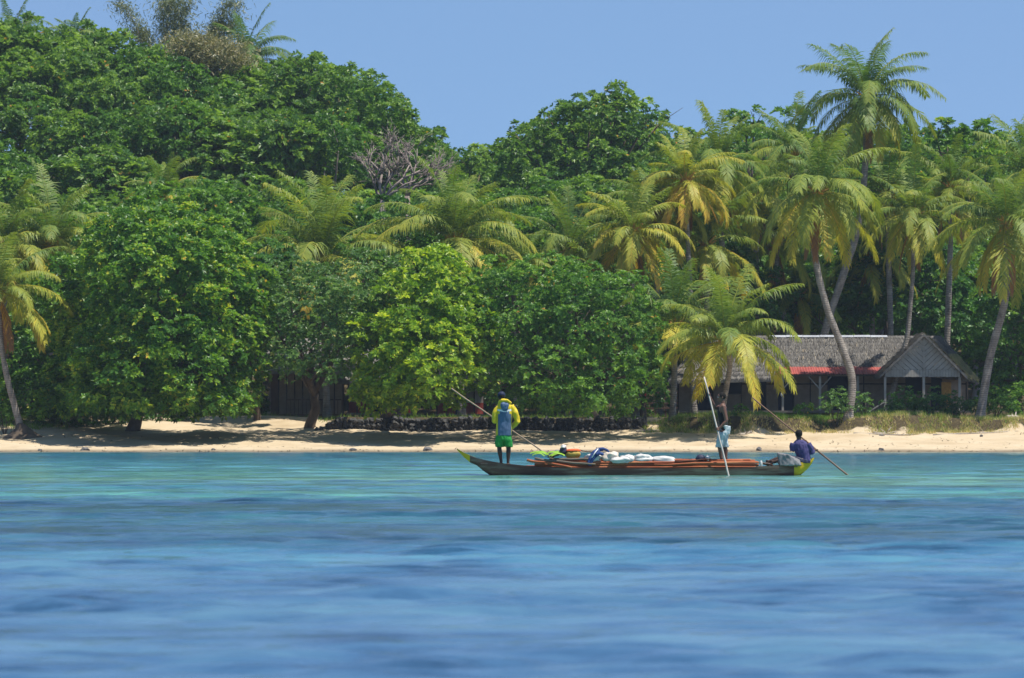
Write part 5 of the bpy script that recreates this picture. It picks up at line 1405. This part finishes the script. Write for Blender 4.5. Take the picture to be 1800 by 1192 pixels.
def person_two():
    y = 119.9
    root = thing('person', B(1271, 812, y), 'person in black vest and pale denim shorts standing on the poles, gripping an upright pole', 'person', 'people on the canoe')
    O = root.location
    def b(px, py, dy=0): return B(px, py, y) - O + Vector((0, dy, 0))
    pa, pb = B(1238, 663, 119.95), B(1281, 836, 119.38)
    pdir = (pb - pa).normalized()
    pole_obj('whitish punting pole held nearly upright by the person in the black vest', pa, pb + pdir * .4, .02, M['pole_pale'])
    def onpole(py):
        return pa.lerp(pb, (py - 663) / 173) - O
    hu, hl = onpole(694), onpole(755)
    mb = MB()
    hc = b(1268.5, 698)
    rot, s, f, u = head(mb, hc, (-1, -.12, -.12))
    mb.tube([hc - Vector((-.02, 0, .05)), b(1270, 713)], [.05, .06], 12)
    mb.loft([b(1273.5, 757)[:] + (.095, .15), b(1272, 742)[:] + (.085, .13), b(1270, 726)[:] + (.105, .16), b(1270, 716)[:] + (.095, .17), b(1270, 710)[:] + (.06, .09)], seg=20)
    legs = ((-.075, 1264, 784, 1268.5, 808.5), (.075, 1274, 785, 1276.5, 808.5))
    for dy, kx, ky, ax, ay in legs:
        hip = b(1272, 757, dy); kn = b(kx, ky, dy); an = b(ax, ay, dy)
        mb.tube([hip, hip.lerp(kn, .5), kn], [.09, .078, .056], 14)
        mb.tube([kn, kn.lerp(an, .3) + Vector((.012, 0, 0)), kn.lerp(an, .7), an], [.053, .056, .042, .033], 12)
        foot(mb, an, (-1, 0, 0))
    sn, sf = b(1271, 715.5, -.18), b(1267, 715, .17)
    eln = b(1276.5, 740, -.24); elf = b(1257.5, 719, .12)
    for sh, el, hn, r in ((sn, eln, hl, pdir), (sf, elf, hu, pdir)):
        pc = hand(mb, hn, pdir, el - hn)
        mb.tube([sh, sh.lerp(el, .4), el], [.056, .052, .042], 12); mb.tube([el, el.lerp(pc, .35), pc], [.042, .041, .026], 12)
    mb.ball(sn, .058); mb.ball(sf, .058)
    finish(root, mb, 'body', M['skin2'])
    mb = MB(); mb.loft([b(1273.5, 758)[:] + (.108, .165), b(1272, 742)[:] + (.1, .145), b(1270, 727)[:] + (.118, .165), b(1270, 718)[:] + (.105, .14), b(1270, 713)[:] + (.075, .1)], seg=24)
    finish(root, mb, 'vest', M['vest'], .009, 1, .008, 12, 1)
    mb = MB(); mb.loft([b(1275, 748)[:] + (.115, .165, -.2, 0), b(1275, 754)[:] + (.125, .17, -.1, 0), b(1273, 763)[:] + (.125, .17)], seg=24)
    for dy, kx in ((-.08, 1263.5), (.08, 1274.5)):
        mb.loft([b(1272, 760, dy)[:] + (.115, .105), b((1271 + kx) / 2, 774, dy)[:] + (.1, .1), b(kx + .5, 786.5, dy)[:] + (.086, .09)], seg=18)
    finish(root, mb, 'shorts', M['denim'], .009, 1, .02, 13, 6)
    mb = MB(); mb.ball(hc + u * .022 - f * .012, (.083, .1, .09), rot=rot, seg=18, rings=12); mb.ball(hc - f * .05 + u * .005, (.07, .055, .06), rot=rot); mb.build('hair', M['hair'], root)
    for sg in (-1, 1):
        mb = MB(); mb.ball(hc + f * .088 + s * .03 * sg + u * .006, .011, seg=8, rings=6); mb.build('eye', M['eye'], root)

def person_three():
    y = 119.98
    root = thing('person', B(1410, 812, y), 'person in a purple shirt seated at the stern with back turned, pushing a pole', 'person', 'people on the canoe')
    O = root.location
    def b(px, py, dy=0): return B(px, py, y) - O + Vector((0, dy, 0))
    pa = B(1322, 699, 120.5); pb = B(1491, 836, 120.05)
    pdir = (pb - pa).normalized()
    pole_obj('dark brown punting pole held across the stern by the seated person', pa, pb + pdir * .3, .02, M['pole_dark'])
    def onpole(px): return pa.lerp(pb, (px - 1322) / 169) - O
    hr, hl = onpole(1434), onpole(1414)
    mb = MB(); hc = b(1404, 763.5, .02)
    rot, s, f, u = head(mb, hc, (-.25, 1, -.1))
    mb.tube([hc - Vector((0, 0, .05)), b(1405, 777)], [.055, .062], 12)
    mb.loft([b(1413, 812)[:] + (.15, .12), b(1411, 800)[:] + (.14, .11), b(1408, 787)[:] + (.165, .115), b(1407, 779)[:] + (.17, .1), b(1406, 775)[:] + (.1, .07)], seg=20)
    for k, (kx, ky, ax, ay, dy) in enumerate(((1378, 803, 1349, 816.5, .08), (1382, 806, 1356, 817, -.06))):
        hip = b(1411, 810, dy); kn = b(kx, ky, dy); an = b(ax, ay - 4, dy)
        mb.tube([hip, hip.lerp(kn, .5), kn], [.088, .076, .056], 14)
        mb.tube([kn, kn.lerp(an, .3), kn.lerp(an, .7), an], [.053, .054, .042, .033], 12)
        foot(mb, an, (-1, 0, .35))
    for sh, el, hn in ((b(1394, 779), b(1393.5, 792, .0), hl), (b(1420, 779), b(1427, 796, -.02), hr)):
        pc = hand(mb, hn, pdir, el - hn)
        mb.tube([sh, el], [.052, .043], 12); mb.tube([el, el.lerp(pc, .35), pc], [.043, .04, .026], 12)
    finish(root, mb, 'body', M['skin'])
    mb = MB(); mb.loft([b(1414, 811)[:] + (.17, .13), b(1412.5, 803)[:] + (.165, .13), b(1409, 790)[:] + (.18, .135), b(1407, 781)[:] + (.19, .12), b(1406, 776)[:] + (.13, .09), b(1405.5, 773)[:] + (.07, .065)], seg=26)
    mb.tube([b(1420, 780), b(1425, 788), b(1427.5, 795.5, -.02), b(1429.5, 793.5, .08)], [.08, .076, .066, .056], 14)
    mb.tube([b(1395, 780), b(1392.8, 787), b(1393, 793)], [.075, .07, .06], 14)
    finish(root, mb, 'shirt', M['purple_shirt'], .009, 1, .016, 11, 2)
    mb = MB(); mb.loft([b(1413, 814)[:] + (.165, .15), b(1412, 808)[:] + (.16, .14)], seg=20)
    for dy in (.08, -.06): mb.tube([b(1410, 811, dy), b(1388, 806, dy)], [.1, .078], 12)
    finish(root, mb, 'shorts', M['navy_bag'], .01, 1, .01)
    mb = MB(); mb.ball(hc + u * .02 - f * .012, (.085, .102, .092), rot=rot, seg=18, rings=12); mb.ball(hc - f * .05 - u * .005, (.068, .052, .065), rot=rot); mb.build('hair', M['hair'], root)
    for sg in (-1, 1):
        mb = MB(); mb.ball(hc + f * .088 + s * .03 * sg + u * .006, .011, seg=8, rings=6); mb.build('eye', M['eye'], root)
person_one(); person_two(); person_three()

# grey tarpaulin bag in front of the seated person
def tarp_bag():
    c = B(1385, 818, 119.72); mb = MB()
    def v(px, py, dy): return B(px, py, 119.72) - c + Vector((0, dy, 0))
    V = [v(1366, 796, 0), v(1371, 819, -.06), v(1409, 818, -.05), v(1405, 808, .02), v(1380, 797, .05), v(1369, 819, .18), v(1408, 818, .16), v(1368, 797, .1), v(1386, 799, -.08), v(1390, 818, -.1)]
    mb.add(V, [(0, 1, 9, 8), (8, 9, 2, 3), (0, 8, 4, 7), (8, 3, 4), (4, 3, 2, 6), (7, 4, 6, 5), (0, 7, 5, 1), (1, 5, 6, 2, 9)])
    me = mb.mesh('tarp_bag', M['tarp']); me = remesh(me, .014, 2, .02, 9, 3); me.materials.clear(); me.materials.append(M['tarp'])
    tag(link('tarp_bag', me, None, c), 'crumpled grey tarpaulin bag before the seated person', 'bag')
tarp_bag()

# ---------------------------------------------------------------- air
def haze():
    mb = MB(); mb.box(-240, -40, -2.8, 240, 470, 42)
    m = bpy.data.materials.new('haze'); m.use_nodes = True; nt = m.node_tree; nt.nodes.clear()
    out = nt.nodes.new('ShaderNodeOutputMaterial'); v = nt.nodes.new('ShaderNodeVolumePrincipled')
    v.inputs['Color'].default_value = (.72, .85, 1, 1); v.inputs['Density'].default_value = HAZE; v.inputs['Anisotropy'].default_value = .2
    nt.links.new(v.outputs[0], out.inputs['Volume'])
    tag(mb.build('haze', m), 'thin bluish sea air over the lagoon and the hill', kind='stuff')
HAZE = .00012
haze()
